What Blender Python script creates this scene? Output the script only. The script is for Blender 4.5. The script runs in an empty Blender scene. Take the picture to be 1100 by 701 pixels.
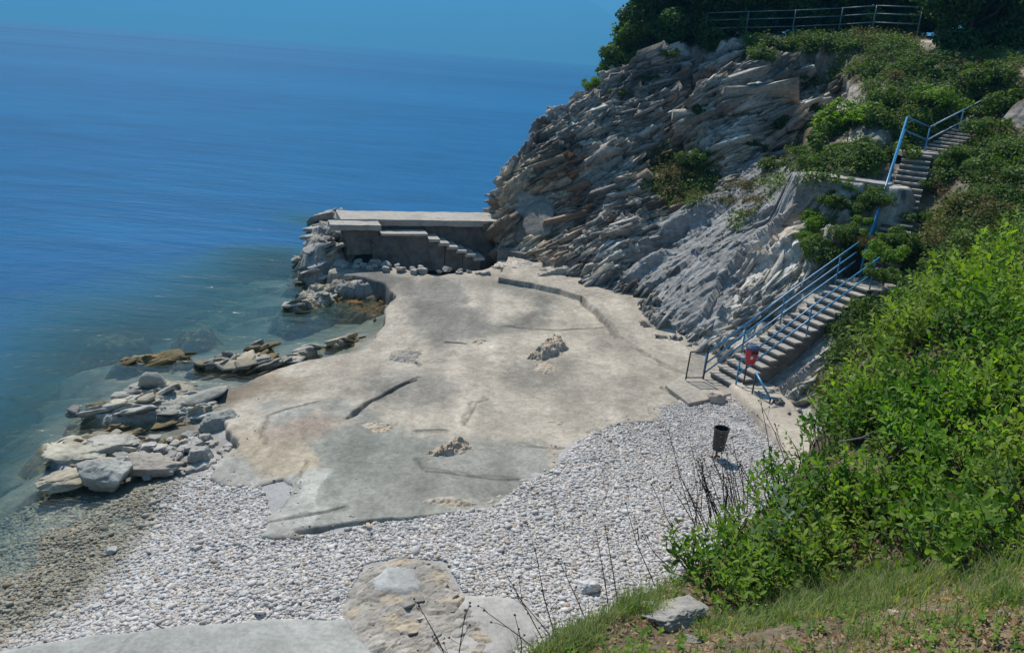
import bpy, math, random
import numpy as np
from mathutils import Vector, Matrix
from mathutils.bvhtree import BVHTree

random.seed(7); RNG = np.random.default_rng(11)
C = bpy.context.scene.collection
SC = bpy.context.scene

# ------------------------------------------------------------------ camera geometry
F = 880.0; PIT = math.atan(288.6/880); ROLL = math.radians(4.47); EYE = 11.0
cT, sT, cP, sP = math.cos(ROLL), math.sin(ROLL), math.cos(PIT), math.sin(PIT)
def ray(px, py):
    dx, dy = px-550.0, py-350.5
    x = dx*cT+dy*sT; y = -dx*sT+dy*cT
    return np.array([x, F*cP-y*sP, -(F*sP+y*cP)])
def atz(px, py, z):
    r = ray(px, py); t = (z-EYE)/r[2]; return np.array([r[0]*t, r[1]*t, z])
def aty(px, py, Y):
    r = ray(px, py); t = Y/r[1]; return np.array([r[0]*t, Y, EYE+r[2]*t])
def proj(P):
    P = np.asarray(P, float); x = P[..., 0]; y = P[..., 1]; z = P[..., 2]-EYE
    f = y*cP-z*sP; u = y*sP+z*cP            # forward and up components
    f = np.maximum(f, .01); X = x/f*F; Y = -u/f*F
    return 550+X*cT-Y*sT, 350.5+X*sT+Y*cT

# ------------------------------------------------------------------ noise
def _h(ix, iy, iz, s):
    with np.errstate(over='ignore'):
        n = (ix.astype(np.int64)*374761393+iy.astype(np.int64)*668265263+iz.astype(np.int64)*2147483647+s*974634777) & 0xffffffff
        n = ((n ^ (n >> 13))*1274126177) & 0xffffffff
        n = ((n ^ (n >> 16))*2246822519) & 0xffffffff
        n = n ^ (n >> 13)
    return (n & 0xffffff)/float(0x1000000)
def vnoise(P, s=0):
    P = np.asarray(P, float); i = np.floor(P); f = P-i; f = f*f*(3-2*f); i = i.astype(np.int64)
    r = 0
    for a in (0, 1):
        wa = f[:, 0] if a else 1-f[:, 0]
        for b in (0, 1):
            wb = f[:, 1] if b else 1-f[:, 1]
            for c in (0, 1):
                wc = f[:, 2] if c else 1-f[:, 2]
                r = r+wa*wb*wc*_h(i[:, 0]+a, i[:, 1]+b, i[:, 2]+c, s)
    return r*2-1
def fbm(P, s=0, o=4, g=.5):
    P = np.asarray(P, float); r = 0; a = 1; t = 0
    for k in range(o):
        r = r+a*vnoise(P*(2**k)+k*7.3, s+k); t += a; a *= g
    return r/t
def facets(Q, s=0, tilt=.8, off=1.0):
    """blocky rock: nearest jittered cell, each with its own height and tilted plane. returns height, id, edge distance"""
    Q = np.asarray(Q, float); i0 = np.floor(Q).astype(np.int64); n = len(Q)
    d1 = np.full(n, 1e9); d2 = np.full(n, 1e9); h = np.zeros(n); idd = np.zeros(n)
    for a in (-1, 0, 1):
        for b in (-1, 0, 1):
            for c in (-1, 0, 1):
                ix, iy, iz = i0[:, 0]+a, i0[:, 1]+b, i0[:, 2]+c
                j = [_h(ix, iy, iz, s+k) for k in (1, 2, 3)]
                D = [Q[:, 0]-ix-j[0], Q[:, 1]-iy-j[1], Q[:, 2]-iz-j[2]]
                d = D[0]**2+D[1]**2+D[2]**2
                r = [_h(ix, iy, iz, s+k) for k in (4, 5, 6, 7)]
                hh = (r[0]-.5)*off+tilt*(D[0]*(r[1]-.5)+D[1]*(r[2]-.5)+D[2]*(r[3]-.5))*2
                m = d < d1
                d2 = np.where(m, d1, np.minimum(d2, d)); h = np.where(m, hh, h); idd = np.where(m, r[3], idd); d1 = np.where(m, d, d1)
    return h, idd, np.sqrt(d2)-np.sqrt(d1)
def sm(a, b, x):
    t = np.clip((x-a)/(b-a), 0, 1); return t*t*(3-2*t)
def sdist(x, y, poly):
    """signed distance to a polygon, positive inside"""
    x = np.asarray(x, float); y = np.asarray(y, float); P = np.asarray(poly, float)[:, :2]
    d = np.full(x.shape, 1e18); ins = np.zeros(x.shape, bool)
    for k in range(len(P)):
        a, b = P[k-1], P[k]; e = b-a
        t = np.clip(((x-a[0])*e[0]+(y-a[1])*e[1])/(e@e+1e-12), 0, 1)
        d = np.minimum(d, (x-a[0]-t*e[0])**2+(y-a[1]-t*e[1])**2)
        c = ((a[1] > y) != (b[1] > y)) & (x < (b[0]-a[0])*(y-a[1])/(b[1]-a[1]+1e-12)+a[0])
        ins ^= c
    return np.sqrt(d)*np.where(ins, 1, -1)
def ldist(x, y, line):
    P = np.asarray(line, float)[:, :2]; d = np.full(np.shape(x), 1e18); tt = np.zeros(np.shape(x)); s0 = 0
    for k in range(1, len(P)):
        a, b = P[k-1], P[k]; e = b-a; L = math.sqrt(e@e)
        t = np.clip(((x-a[0])*e[0]+(y-a[1])*e[1])/(L*L+1e-12), 0, 1)
        q = (x-a[0]-t*e[0])**2+(y-a[1]-t*e[1])**2
        m = q < d; d = np.where(m, q, d); tt = np.where(m, s0+t*L, tt); s0 += L
    return np.sqrt(d), tt/s0
class RBF:
    def __init__(s, pts):
        P = np.array(pts, float); s.c = P[:, :2]; n = len(P)
        K = np.sqrt(((s.c[:, None]-s.c[None])**2).sum(-1)+.15)
        A = np.zeros((n+3, n+3)); A[:n, :n] = K+np.eye(n)*(-.02); A[:n, n] = 1; A[:n, n+1:] = s.c; A[n, :n] = 1; A[n+1:, :n] = s.c.T
        s.w = np.linalg.lstsq(A, np.r_[P[:, 2], 0, 0, 0], rcond=None)[0]
    def __call__(s, x, y):
        x = np.asarray(x, float); y = np.asarray(y, float); r = s.w[-3]+s.w[-2]*x+s.w[-1]*y
        for (cx, cy), w in zip(s.c, s.w): r = r+w*np.sqrt((x-cx)**2+(y-cy)**2+.15)
        return r

# ------------------------------------------------------------------ mesh helpers
def mesh(name, V, Fc, mat, parent=None, col=None, smooth=False, attr=None):
    V = np.asarray(V, np.float32); me = bpy.data.meshes.new(name)
    if isinstance(Fc, np.ndarray):
        n, k = Fc.shape
        me.vertices.add(len(V)); me.vertices.foreach_set('co', V.ravel())
        me.loops.add(n*k); me.loops.foreach_set('vertex_index', Fc.astype(np.int32).ravel())
        me.polygons.add(n); me.polygons.foreach_set('loop_start', np.arange(0, n*k, k, dtype=np.int32))
        me.update(calc_edges=True)
    else:
        me.from_pydata([tuple(map(float, v)) for v in V], [], Fc)
    if smooth: me.polygons.foreach_set('use_smooth', np.ones(len(me.polygons), bool))
    if col is not None:
        a = me.color_attributes.new('Col', 'FLOAT_COLOR', 'POINT'); c = np.ones((len(V), 4), np.float32); c[:, :3] = col
        a.data.foreach_set('color', c.ravel())
    if attr:
        for k_, v in attr.items():
            a = me.attributes.new(k_, 'FLOAT', 'POINT'); a.data.foreach_set('value', np.asarray(v, np.float32))
    if mat: me.materials.append(mat)
    o = bpy.data.objects.new(name, me); C.objects.link(o)
    if parent: o.parent = parent
    return o
def tag(o, label, cat, group=None, kind=None):
    if label: o['label'] = label
    if cat: o['category'] = cat
    if group: o['group'] = group
    if kind: o['kind'] = kind
    return o
def empty(name, loc, label, cat, group=None, rz=0):
    o = bpy.data.objects.new(name, None); C.objects.link(o); o.location = tuple(map(float, loc)); o.rotation_euler = (0, 0, rz)
    o.empty_display_size = .2
    return tag(o, label, cat, group)
def gridf(nu, nv):
    a = (np.arange(nu-1)[:, None]*nv+np.arange(nv-1)[None]).ravel()
    return np.stack([a, a+nv, a+nv+1, a+1], 1)
class MB:
    """collects simple solids into ONE mesh"""
    def __init__(s): s.v = []; s.f = []
    def add(s, V, Fc):
        b = len(s.v); s.v += [tuple(v) for v in V]; s.f += [tuple(i+b for i in f) for f in Fc]; return s
    def hull8(s, P): return s.add(P, [(0, 3, 2, 1), (4, 5, 6, 7), (0, 1, 5, 4), (1, 2, 6, 5), (2, 3, 7, 6), (3, 0, 4, 7)])
    def box(s, c, d, u=(1, 0, 0)):
        c = np.array(c, float); u = np.array(u, float); u /= np.linalg.norm(u); v = np.array([-u[1], u[0], 0]); v /= np.linalg.norm(v); w = np.cross(u, v)
        P = [c+u*d[0]/2*a+v*d[1]/2*b+w*d[2]/2*e for e in (-1, 1) for a, b in ((-1, -1), (1, -1), (1, 1), (-1, 1))]
        return s.hull8(P)
    def tube(s, pts, r, n=8, cap=True):
        P = [np.array(p, float) for p in pts]; rr = r if isinstance(r, (list, tuple)) else [r]*len(P); b = len(s.v)
        for k, p in enumerate(P):
            d = (P[min(k+1, len(P)-1)]-P[max(k-1, 0)]); d /= np.linalg.norm(d)+1e-9
            a = np.cross(d, (0, 0, 1) if abs(d[2]) < .9 else (1, 0, 0)); a /= np.linalg.norm(a); c = np.cross(d, a)
            for j in range(n):
                t = 2*math.pi*j/n; s.v.append(tuple(p+rr[k]*(a*math.cos(t)+c*math.sin(t))))
        for k in range(len(P)-1):
            for j in range(n): s.f.append((b+k*n+j, b+k*n+(j+1) % n, b+(k+1)*n+(j+1) % n, b+(k+1)*n+j))
        if cap: s.f.append(tuple(b+j for j in range(n))[::-1]); s.f.append(tuple(b+(len(P)-1)*n+j for j in range(n)))
        return s
    def build(s, name, mat, parent=None, smooth=False, bevel=0):
        o = mesh(name, np.array(s.v), s.f, mat, parent, smooth=smooth)
        if bevel:
            m = o.modifiers.new('b', 'BEVEL'); m.width = bevel; m.segments = 2; m.limit_method = 'ANGLE'
        return o

# ------------------------------------------------------------------ materials
def newmat(name):
    m = bpy.data.materials.new(name); m.use_nodes = True; nt = m.node_tree; b = nt.nodes['Principled BSDF']; return m, nt, b
def nn(nt, t, **k):
    n = nt.nodes.new(t)
    for a, v in k.items():
        if a in n.inputs: n.inputs[a].default_value = v
        else: setattr(n, a, v)
    return n
def mixc(nt, typ, fac, a, b):
    n = nt.nodes.new('ShaderNodeMix'); n.data_type = 'RGBA'; n.blend_type = typ
    for i, v in ((0, fac), (6, a), (7, b)):
        if hasattr(v, 'links'): nt.links.new(v, n.inputs[i])
        elif i == 0: n.inputs[0].default_value = v
        else: n.inputs[i].default_value = (*v, 1) if len(v) == 3 else v
    return n.outputs[2]
def ramp(nt, src, stops):
    n = nt.nodes.new('ShaderNodeValToRGB'); e = n.color_ramp.elements
    for k, (p, c) in enumerate(stops):
        if k > 1: e.new(p)
        e[k].position = p; e[k].color = (*c, 1) if not isinstance(c, (int, float)) else (c, c, c, 1)
    nt.links.new(src, n.inputs[0]); return n.outputs[0]
def noise(nt, scale, detail=6, rough=.6, vec=None, dist=0):
    n = nn(nt, 'ShaderNodeTexNoise', Scale=scale, Detail=detail, Roughness=rough, Distortion=dist)
    if vec is not None: nt.links.new(vec, n.inputs['Vector'])
    return n.outputs['Fac']
def pos(nt, scale=None, rot=None):
    g = nt.nodes.new('ShaderNodeNewGeometry').outputs['Position']
    if scale is None and rot is None: return g
    m = nt.nodes.new('ShaderNodeMapping'); nt.links.new(g, m.inputs[0])
    if scale: m.inputs['Scale'].default_value = scale
    if rot: m.inputs['Rotation'].default_value = rot
    return m.outputs[0]
def bump(nt, b, h, strength, dist, prev=None):
    n = nn(nt, 'ShaderNodeBump', Strength=strength, Distance=dist); nt.links.new(h, n.inputs['Height'])
    if prev is not None: nt.links.new(prev, n.inputs['Normal'])
    if b is not None: nt.links.new(n.outputs[0], b.inputs['Normal'])
    return n.outputs[0]
def stone(name, tint=(1, 1, 1), var=.5, sc=6, bst=.6, bd=.03, rough=.9, dark=.45, lichen=0, usecol=True):
    m, nt, b = newmat(name); P = pos(nt)
    base = nn(nt, 'ShaderNodeVertexColor', layer_name='Col').outputs[0] if usecol else None
    c0 = mixc(nt, 'MULTIPLY', 1, base, tint) if usecol else tint
    n1 = noise(nt, sc, 8, .65, P); n2 = noise(nt, sc*.13, 4, .6, P, .5); n3 = noise(nt, sc*7, 3, .6, P)
    c1 = mixc(nt, 'MULTIPLY', var, c0, ramp(nt, n1, [(.3, dark), (.62, 1.15)]))
    c2 = mixc(nt, 'MULTIPLY', var*.8, c1, ramp(nt, n2, [(.32, .62), (.65, 1.1)]))
    c3 = mixc(nt, 'MULTIPLY', .35, c2, ramp(nt, n3, [(.3, .65), (.7, 1.15)]))
    if lichen: c3 = mixc(nt, 'MIX', ramp(nt, noise(nt, 1.1, 6, .7, P), [(.56, 0), (.66, lichen)]), c3, (.17, .11, .05))
    nt.links.new(c3, b.inputs['Base Color']); b.inputs['Roughness'].default_value = rough; b.inputs['Specular IOR Level'].default_value = .25
    nb = bump(nt, None, n3, bst*.5, bd*.2); bump(nt, b, n1, bst, bd, nb)
    return m
def plain(name, c, rough=.5, metal=0, sc=30, var=.25, bst=.1):
    m, nt, b = newmat(name); P = pos(nt); n = noise(nt, sc, 4, .6, P)
    cc = mixc(nt, 'MULTIPLY', 1, c, ramp(nt, n, [(.3, 1-var), (.65, 1.1)]))
    nt.links.new(cc, b.inputs['Base Color']); b.inputs['Roughness'].default_value = rough; b.inputs['Metallic'].default_value = metal
    bump(nt, b, n, bst, .005); return m
def leafmat(name, a, bcol, trans=.35, dead=(.13, .10, .03), rough=.5):
    m, nt, b = newmat(name)
    at = nn(nt, 'ShaderNodeVertexColor', layer_name='Col').outputs[0]
    sep = nt.nodes.new('ShaderNodeSeparateColor'); nt.links.new(at, sep.inputs[0])
    c = mixc(nt, 'MIX', sep.outputs[0], a, bcol)
    c = mixc(nt, 'MIX', ramp(nt, sep.outputs[1], [(.93, 0), (.97, .8)]), c, dead)
    nt.links.new(c, b.inputs['Base Color']); b.inputs['Roughness'].default_value = rough+.12; b.inputs['Specular IOR Level'].default_value = .22
    t = nt.nodes.new('ShaderNodeBsdfTranslucent'); tc = mixc(nt, 'MULTIPLY', 1, c, (1.5, 1.7, .5)); nt.links.new(tc, t.inputs[0])
    mx = nn(nt, 'ShaderNodeMixShader'); mx.inputs[0].default_value = trans
    nt.links.new(b.outputs[0], mx.inputs[1]); nt.links.new(t.outputs[0], mx.inputs[2]); nt.links.new(mx.outputs[0], nt.nodes['Material Output'].inputs[0])
    return m
M = {}
M['rock'] = stone('limestone', var=.7, sc=4.5, bst=.8, bd=.045, dark=.38)
M['boulder'] = stone('boulder stone', var=.55, sc=7, bst=.8, bd=.05)
M['pebble'] = stone('pebble stone', var=.3, sc=14, bst=.3, bd=.01)
M['gravel'] = stone('gravel', var=.5, sc=18, bst=1, bd=.04, dark=.5)
M['concrete'] = stone('old concrete', var=.5, sc=11, bst=.7, bd=.02, dark=.5)
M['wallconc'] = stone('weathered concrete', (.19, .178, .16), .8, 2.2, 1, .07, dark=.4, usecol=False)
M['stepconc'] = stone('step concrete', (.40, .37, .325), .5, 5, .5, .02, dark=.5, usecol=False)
M['soil'] = stone('dry soil', var=.7, sc=26, bst=1, bd=.03, dark=.4)
M['blue'] = plain('blue painted steel', (.045, .25, .46), .35, 0, 22, .4)
M['darksteel'] = plain('dark weathered steel', (.06, .075, .085), .55, .2, 25, .5)
M['green'] = plain('faded green painted steel', (.10, .19, .18), .45, 0, 20, .3)
M['red'] = plain('red plastic', (.50, .02, .035), .35, 0, 12, .15)
M['lid'] = plain('dark blue plastic', (.05, .08, .16), .4, 0, 12, .2)
M['black'] = plain('black plastic', (.022, .024, .027), .5, 0, 15, .3)
M['white'] = plain('white paint', (.75, .75, .75), .5)
M['rust'] = plain('rusty metal', (.30, .10, .04), .8, .3, 40, .4)
M['wood'] = stone('grey driftwood', (.30, .27, .24), .6, 6, .8, .02, usecol=False)
M['bark'] = stone('bark', (.11, .085, .065), .6, 9, 1, .03, usecol=False)
M['stalk'] = plain('dry stalk', (.10, .07, .05), .8)
M['leaf_near'] = leafmat('bright shrub leaf', (.055, .135, .014), (.235, .335, .045), .42)
M['leaf_mid'] = leafmat('bush leaf', (.04, .085, .016), (.13, .20, .04), .32)
M['leaf_bright'] = leafmat('light bush leaf', (.06, .14, .014), (.18, .29, .035), .34)
M['leaf_olive'] = leafmat('olive shrub leaf', (.06, .12, .02), (.24, .32, .05), .42)
M['leaf_deep'] = leafmat('deep green shrub leaf', (.04, .12, .014), (.16, .29, .03), .42)
M['leaf_dark'] = leafmat('evergreen leaf', (.022, .06, .014), (.065, .135, .028), .3)
M['leaf_dry'] = leafmat('dry bush leaf', (.10, .085, .035), (.19, .14, .06), .25)
M['leaf_pale'] = leafmat('pale grey green leaf', (.10, .16, .09), (.20, .27, .17), .3)
M['grass'] = leafmat('grass blade', (.06, .14, .03), (.20, .29, .08), .4, (.42, .37, .20), .5)
M['litter'] = leafmat('dry leaf litter', (.13, .075, .035), (.38, .26, .15), .15, (.5, .4, .28), .8)
def glass_panel():
    m, nt, b = newmat('dusty clear panel'); b.inputs['Base Color'].default_value = (.45, .5, .48, 1); b.inputs['Roughness'].default_value = .3
    t = nt.nodes.new('ShaderNodeBsdfTransparent'); mx = nt.nodes.new('ShaderNodeMixShader'); mx.inputs[0].default_value = .13
    nt.links.new(t.outputs[0], mx.inputs[1]); nt.links.new(b.outputs[0], mx.inputs[2]); nt.links.new(mx.outputs[0], nt.nodes['Material Output'].inputs[0]); return m
M['glass'] = glass_panel()

# ------------------------------------------------------------------ beach and sea bed
def P3(l): return [tuple(atz(*p)) for p in l]
gp = P3([(0, 690, .12), (0, 640, -.15), (0, 560, -.7), (0, 480, -1.8), (0, 400, -3.4), (60, 650, .05), (100, 600, .0), (45, 590, -.18), (140, 548, .0), (60, 545, -.22),
         (100, 660, .22), (190, 650, .45), (190, 580, .28), (190, 530, .15), (240, 510, .2), (250, 560, .38), (300, 620, .6), (330, 590, .55), (450, 600, .75), (600, 600, .85),
         (500, 560, .72), (600, 540, .85), (700, 500, .95), (800, 460, 1.05), (780, 520, 1.0), (650, 690, .8), (400, 690, .7), (200, 701, .45), (860, 460, 1.3), (850, 430, 1.2), (720, 460, .9),
         (240, 480, .1), (150, 480, -.05), (80, 490, -.2), (40, 470, -.9), (150, 430, -.1), (220, 420, -.1), (110, 400, -.9), (60, 420, -1.6), (240, 395, -.35), (320, 395, -.2),
         (200, 375, -1.1), (300, 365, -.9), (370, 345, -.7), (400, 330, -.35), (360, 325, -.4), (300, 300, -1.5), (240, 320, -3), (200, 340, -3), (150, 370, -2.6),
         (100, 350, -4), (330, 270, -2), (250, 270, -5), (270, 460, .3), (300, 420, .3), (450, 400, .5), (450, 350, .4), (600, 400, .7), (700, 400, .8), (600, 330, .8), (500, 300, .7), (420, 290, .4)])
GPX = 0
gp += [(-20, 20, -5), (-30, 15, -9), (-40, 40, -14), (-25, 35, -8), (-18, 45, -8), (-10, 48, -6), (-40, 5, -12), (-30, 70, -16), (0, 52, -4), (5, 60, -8), (10, 20, 1.2), (14, 12, 1.5), (6, 9, .9), (0, 5, .6), (-8, 5, .3), (-14, 8, -1.5), (14, 24, 1.2)]
GH = RBF(gp)

def onground(px, py, H=None, dz=0):
    H = H or GH; z = .5
    for _ in range(25):
        p = atz(px, py, z); z = .6*z+.4*float(H(p[0], p[1]))
    p = atz(px, py, z); p[2] = z+dz; return p
# ---- concrete slab surface (see the lift of the shingle against it below)
pp = P3([(230, 520, .42), (285, 520, .55), (240, 440, .32), (215, 430, .22), (270, 400, .3), (300, 385, .32), (370, 372, .35), (330, 575, .68), (315, 568, .72), (400, 562, .78), (500, 550, .82),
         (560, 520, .9), (600, 480, .95), (700, 440, 1.05), (740, 410, 1.1), (780, 425, 1.1), (600, 380, 1.0), (500, 420, .85), (400, 450, .8), (330, 450, .75), (300, 440, .68), (280, 455, .6), (450, 330, .8),
         (400, 300, .85), (450, 292, 1.0), (540, 300, 1.1), (620, 340, 1.1), (700, 345, 1.25), (425, 350, .5), (410, 365, .35), (432, 320, .62), (500, 340, .95), (470, 370, .7), (380, 290, .9), (350, 400, .55), (560, 420, .93), (760, 380, 1.2)])
PH0 = RBF(pp)
def onslab(px, py): return onground(px, py, PH0)
def pl(l, H=PH0): return [tuple(onground(a, b, H)) for a, b in l]
slab_poly = pl([(286, 572), (300, 545), (314, 520), (305, 512), (275, 522), (240, 520), (225, 512), (240, 492), (256, 478), (250, 462), (225, 442), (196, 436), (215, 424), (255, 415), (290, 398), (330, 386), (385, 376), (402, 366), (412, 350), (416, 330),
                (424, 316), (416, 305), (392, 297), (355, 293), (352, 284), (385, 281), (420, 286), (470, 295), (520, 290), (560, 268), (620, 268), (660, 290), (720, 340), (770, 380), (800, 410), (775, 424), (735, 432), (716, 436), (700, 452), (655, 456), (620, 480), (600, 505), (565, 520), (530, 545), (505, 549),
                (440, 556), (375, 562), (318, 568), (322, 574)])
raise1 = pl([(535, 304), (570, 309), (600, 316), (624, 324), (645, 343), (664, 363), (690, 378), (730, 402), (760, 420), (830, 420), (760, 300), (640, 250), (560, 240), (545, 280)])
raise2 = pl([(533, 268), (575, 275), (604, 282), (630, 290), (650, 255), (540, 240)])
cracks = [([(318, 569), (360, 564), (440, 558), (500, 551)], .05, .10), ([(372, 449), (392, 436), (412, 424), (434, 412), (447, 408)], .07, .13), ([(434, 412), (450, 404)], .03, .05),
          ([(624, 324), (645, 343), (664, 363)], .09, .10), ([(680, 374), (700, 384), (725, 398), (735, 402)], .035, .06), ([(447, 461), (480, 461)], .03, .05), ([(500, 455), (512, 432), (525, 428)], .02, .04),
          ([(450, 496), (455, 506), (560, 515), (590, 512)], .018, .04), ([(452, 392), (445, 388)], .06, .1), ([(478, 368), (500, 369)], .05, .09), ([(300, 545), (318, 520), (330, 495)], .02, .04), ([(286, 560), (330, 553), (372, 545)], .02, .04),
          ([(712, 415), (735, 432)], .05, .1), ([(345, 430), (290, 445), (280, 475)], .02, .03), ([(560, 478), (600, 482), (640, 476)], .015, .03), ([(540, 350), (600, 355), (650, 352)], .014, .03)]
cracks = [(pl(l), w, d) for l, w, d in cracks]
outc_edge = pl([(370, 372), (415, 376), (428, 390), (455, 382)])
GH0 = GH
def GH(x, y):
    x = np.asarray(x, float); y = np.asarray(y, float); z = GH0(x, y); d = sdist(x, y, slab_poly)
    rr_ = sm(-1.6, .4, x); w = (1-sm(0, 2.2, -d))*(y < 27)*np.maximum(rr_, sm(.12, .3, z)); w = np.where(d > .3, 0, w)
    return z+w*np.clip(PH0(x, y)-.015-.07*(1-rr_)-z, 0, .35)
def slab_z(x, y, hid=False):
    z = PH0(x, y)
    P = np.stack([x, y, 0*x], -1).reshape(-1, 3)
    w1 = (fbm(P*1.2, 5, 3)*.10).reshape(x.shape); w2 = (fbm(P*1.2+9, 6, 3)*.10).reshape(x.shape)
    xx, yy = x+w1, y+w2
    z = z+(.03+.22*sm(27.5, 33, y))*sm(-.015, .03, sdist(xx, yy, raise1))+.35*sm(-.03, .05, sdist(xx, yy, raise2))
    z = z+(fbm(P*.45, 8, 3)*.05).reshape(x.shape)+(fbm(P*2.2, 9, 4)*.014).reshape(x.shape)
    for l, w, d in cracks:
        D, t = ldist(xx, yy, l); wv = w*1.15*(.45+.9*(vnoise(P*3, 3).reshape(x.shape)*.5+.5))*np.minimum(1, 8*np.minimum(t, 1-t)+.3)
        z = z-1.5*d*(1-sm(wv*.4, wv+.03, D))
    return z
def build_slab():
    x0, x1, y0, y1 = -9.5, 10.5, 14.8, 44; st = .036
    X, Y = np.meshgrid(np.arange(x0, x1, st), np.arange(y0, y1, st), indexing='ij')
    P = np.stack([X, Y, 0*X], -1).reshape(-1, 3)
    D = sdist(X, Y, slab_poly)+(fbm(P*1.1, 21, 4)*.22+fbm(P*4, 23, 3)*.05).reshape(X.shape)
    Z = slab_z(X, Y)
    Z = Z-.03*(1-sm(0, .09, D))-1.1*(1-sm(-.12, -.0, D))
    px, py = proj(np.stack([X, Y, Z], -1))
    wob = (fbm(P*.8, 31, 4)*22).reshape(X.shape); wob2 = (fbm(P*.8+40, 32, 4)*14).reshape(X.shape)
    col = np.ones(X.shape+(3,))*np.array([.385, .34, .275])
    def paint(poly, c, soft=8, a=1.0):
        m = (a*sm(-soft, soft, sdist(px+wob, py+wob2, poly)))[..., None]
        return col*(1-m)+np.array(c)*m
    col = paint([(285, 575), (330, 500), (280, 450), (300, 430), (370, 430), (450, 470), (580, 470), (600, 500), (540, 545), (380, 565)], (.275, .27, .235), 7)
    col = paint([(330, 500), (350, 450), (440, 455), (470, 480), (420, 520), (340, 540)], (.215, .22, .19), 16, .8)
    col = paint([(285, 455), (345, 440), (380, 452), (340, 475), (300, 475)], (.40, .27, .19), 10, .45)
    col = paint([(270, 575), (330, 575), (352, 505), (325, 500), (300, 520), (280, 550)], (.38, .375, .335), 2, .9)
    col = paint([(225, 520), (285, 525), (275, 490), (240, 490)], (.40, .39, .35), 2, .9)
    col = paint([(250, 478), (250, 455), (330, 475), (340, 500), (300, 515)], (.42, .35, .25), 4, .7)
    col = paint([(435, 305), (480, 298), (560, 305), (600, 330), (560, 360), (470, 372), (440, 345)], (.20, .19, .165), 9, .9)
    col = paint([(500, 300), (545, 310), (575, 330), (545, 350), (505, 330)], (.40, .355, .29), 7, .9)
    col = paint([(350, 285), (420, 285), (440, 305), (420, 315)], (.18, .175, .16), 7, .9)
    col = paint([(540, 395), (570, 380), (620, 380), (620, 415), (570, 420)], (.26, .24, .20), 12, .7)
    col = paint([(390, 400), (470, 395), (500, 420), (430, 440), (380, 425)], (.245, .23, .20), 12, .8)
    col = paint([(180, 445), (215, 420), (300, 400), (320, 415), (260, 430)], (.24, .19, .13), 8, .8)
    n = (fbm(P*np.array([.55, .55, 1]), 41, 5)).reshape(X.shape)[..., None]; col = col*(1+.38*n)
    n2 = (fbm(P*np.array([1.6, .35, 1])+50, 43, 5, .6)).reshape(X.shape)[..., None]; col = col*(1+.35*n2)
    n3 = (fbm(P*7, 45, 3, .7)).reshape(X.shape)[..., None]; col = col*(1+.30*n3); fa = facets(P*np.array([2.6, 2.6, 1]), 48)[1].reshape(X.shape)[..., None]; fm = sm(.0, .25, fbm(P*.6+33, 49, 3)).reshape(X.shape)[..., None]; col = col*(1+fm*.22*(fa-.5))
    hair = np.abs(fbm(P*.55+70, 46, 4, .55)).reshape(X.shape)[..., None]; col = col*(1-.35*(1-sm(0, .012, hair))*sm(0, .2, fbm(P*.3+5, 47, 2).reshape(X.shape)[..., None]+.1))
    # dirt lying along the cracks and wet dark rim at the water
    cwx = (fbm(P*1.6, 15, 4)*.30).reshape(X.shape); cwy = (fbm(P*1.6+20, 16, 4)*.30).reshape(X.shape)
    for l, w, d in cracks:
        Dk, t = ldist(X+cwx, Y+cwy, l); col = col*(1-.35*(1-sm(0, .12, Dk)))[..., None]
    rim = ((1-sm(.18, .42, Z+.1*n[..., 0])))[..., None]; col = col*(1-.5*rim)
    keep = D > -.26
    f = gridf(*X.shape); kf = keep.ravel()[f].all(1); f = f[kf]
    use = np.zeros(X.size, bool); use[f.ravel()] = True; idx = np.cumsum(use)-1
    V = np.stack([X, Y, Z], -1).reshape(-1, 3)[use]
    o = mesh('pavement', V, idx[f], M['concrete'], col=col.reshape(-1, 3)[use], smooth=True); tag(o, None, None, kind='structure')
    o['label'] = 'cracked grey and beige concrete apron covering the shore rocks'
build_slab()

def build_ground():
    xs = np.unique(np.r_[np.arange(-60, -16, 1.0), np.arange(-16, 14, .09), np.arange(14, 40, 1.0)]); ys = np.unique(np.r_[np.arange(2, 9, .5), np.arange(9, 42, .09), np.arange(42, 90, 1.0)])
    X, Y = np.meshgrid(xs, ys, indexing='ij'); P = np.stack([X, Y, 0*X], -1).reshape(-1, 3)
    Z = GH(X, Y); under = 1-sm(-.1, .15, Z)
    rk = facets(P*np.array([.55, .9, 1]), 77)[0].reshape(X.shape)
    shelf = sm(.05, .45, fbm(P*.13, 88, 3).reshape(X.shape)+.15)*under*sm(16, 19, Y)
    Z = Z+fbm(P*.5, 3, 4).reshape(X.shape)*.10*(1+2*under)+fbm(P*5, 4, 3).reshape(X.shape)*.03+rk*.5*shelf
    Z = np.where(sdist(X, Y, slab_poly) > .4, np.minimum(Z, PH0(X, Y)-.35), Z)
    n = fbm(P*.35, 12, 5).reshape(X.shape)[..., None]; n2 = fbm(P*2.5, 13, 4).reshape(X.shape)[..., None]
    dry = np.array([.44, .43, .42]); wet = np.array([.22, .21, .165]); deep = np.array([.10, .15, .12])
    w = (1-sm(.02, .24, Z+.08*n[..., 0]))[..., None]; dd = (1-sm(-1.6, -.3, Z))[..., None]
    col = dry*(1-w)+wet*w; col = col*(1-dd)+deep*dd; col = col*(1+.3*n+.4*n2*w)
    weed = (sm(.05, .3, n)*sm(.2, .8, dd)); col = col*(1-.8*weed)
    o = mesh('sea_bed_and_beach', np.stack([X, Y, Z], -1).reshape(-1, 3), gridf(*X.shape), M['gravel'], col=col.reshape(-1, 3), smooth=True)
    o.name = 'ground'; tag(o, None, None, kind='structure'); o['label'] = 'shingle beach falling away under the clear water as sea bed'
build_ground()

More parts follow.
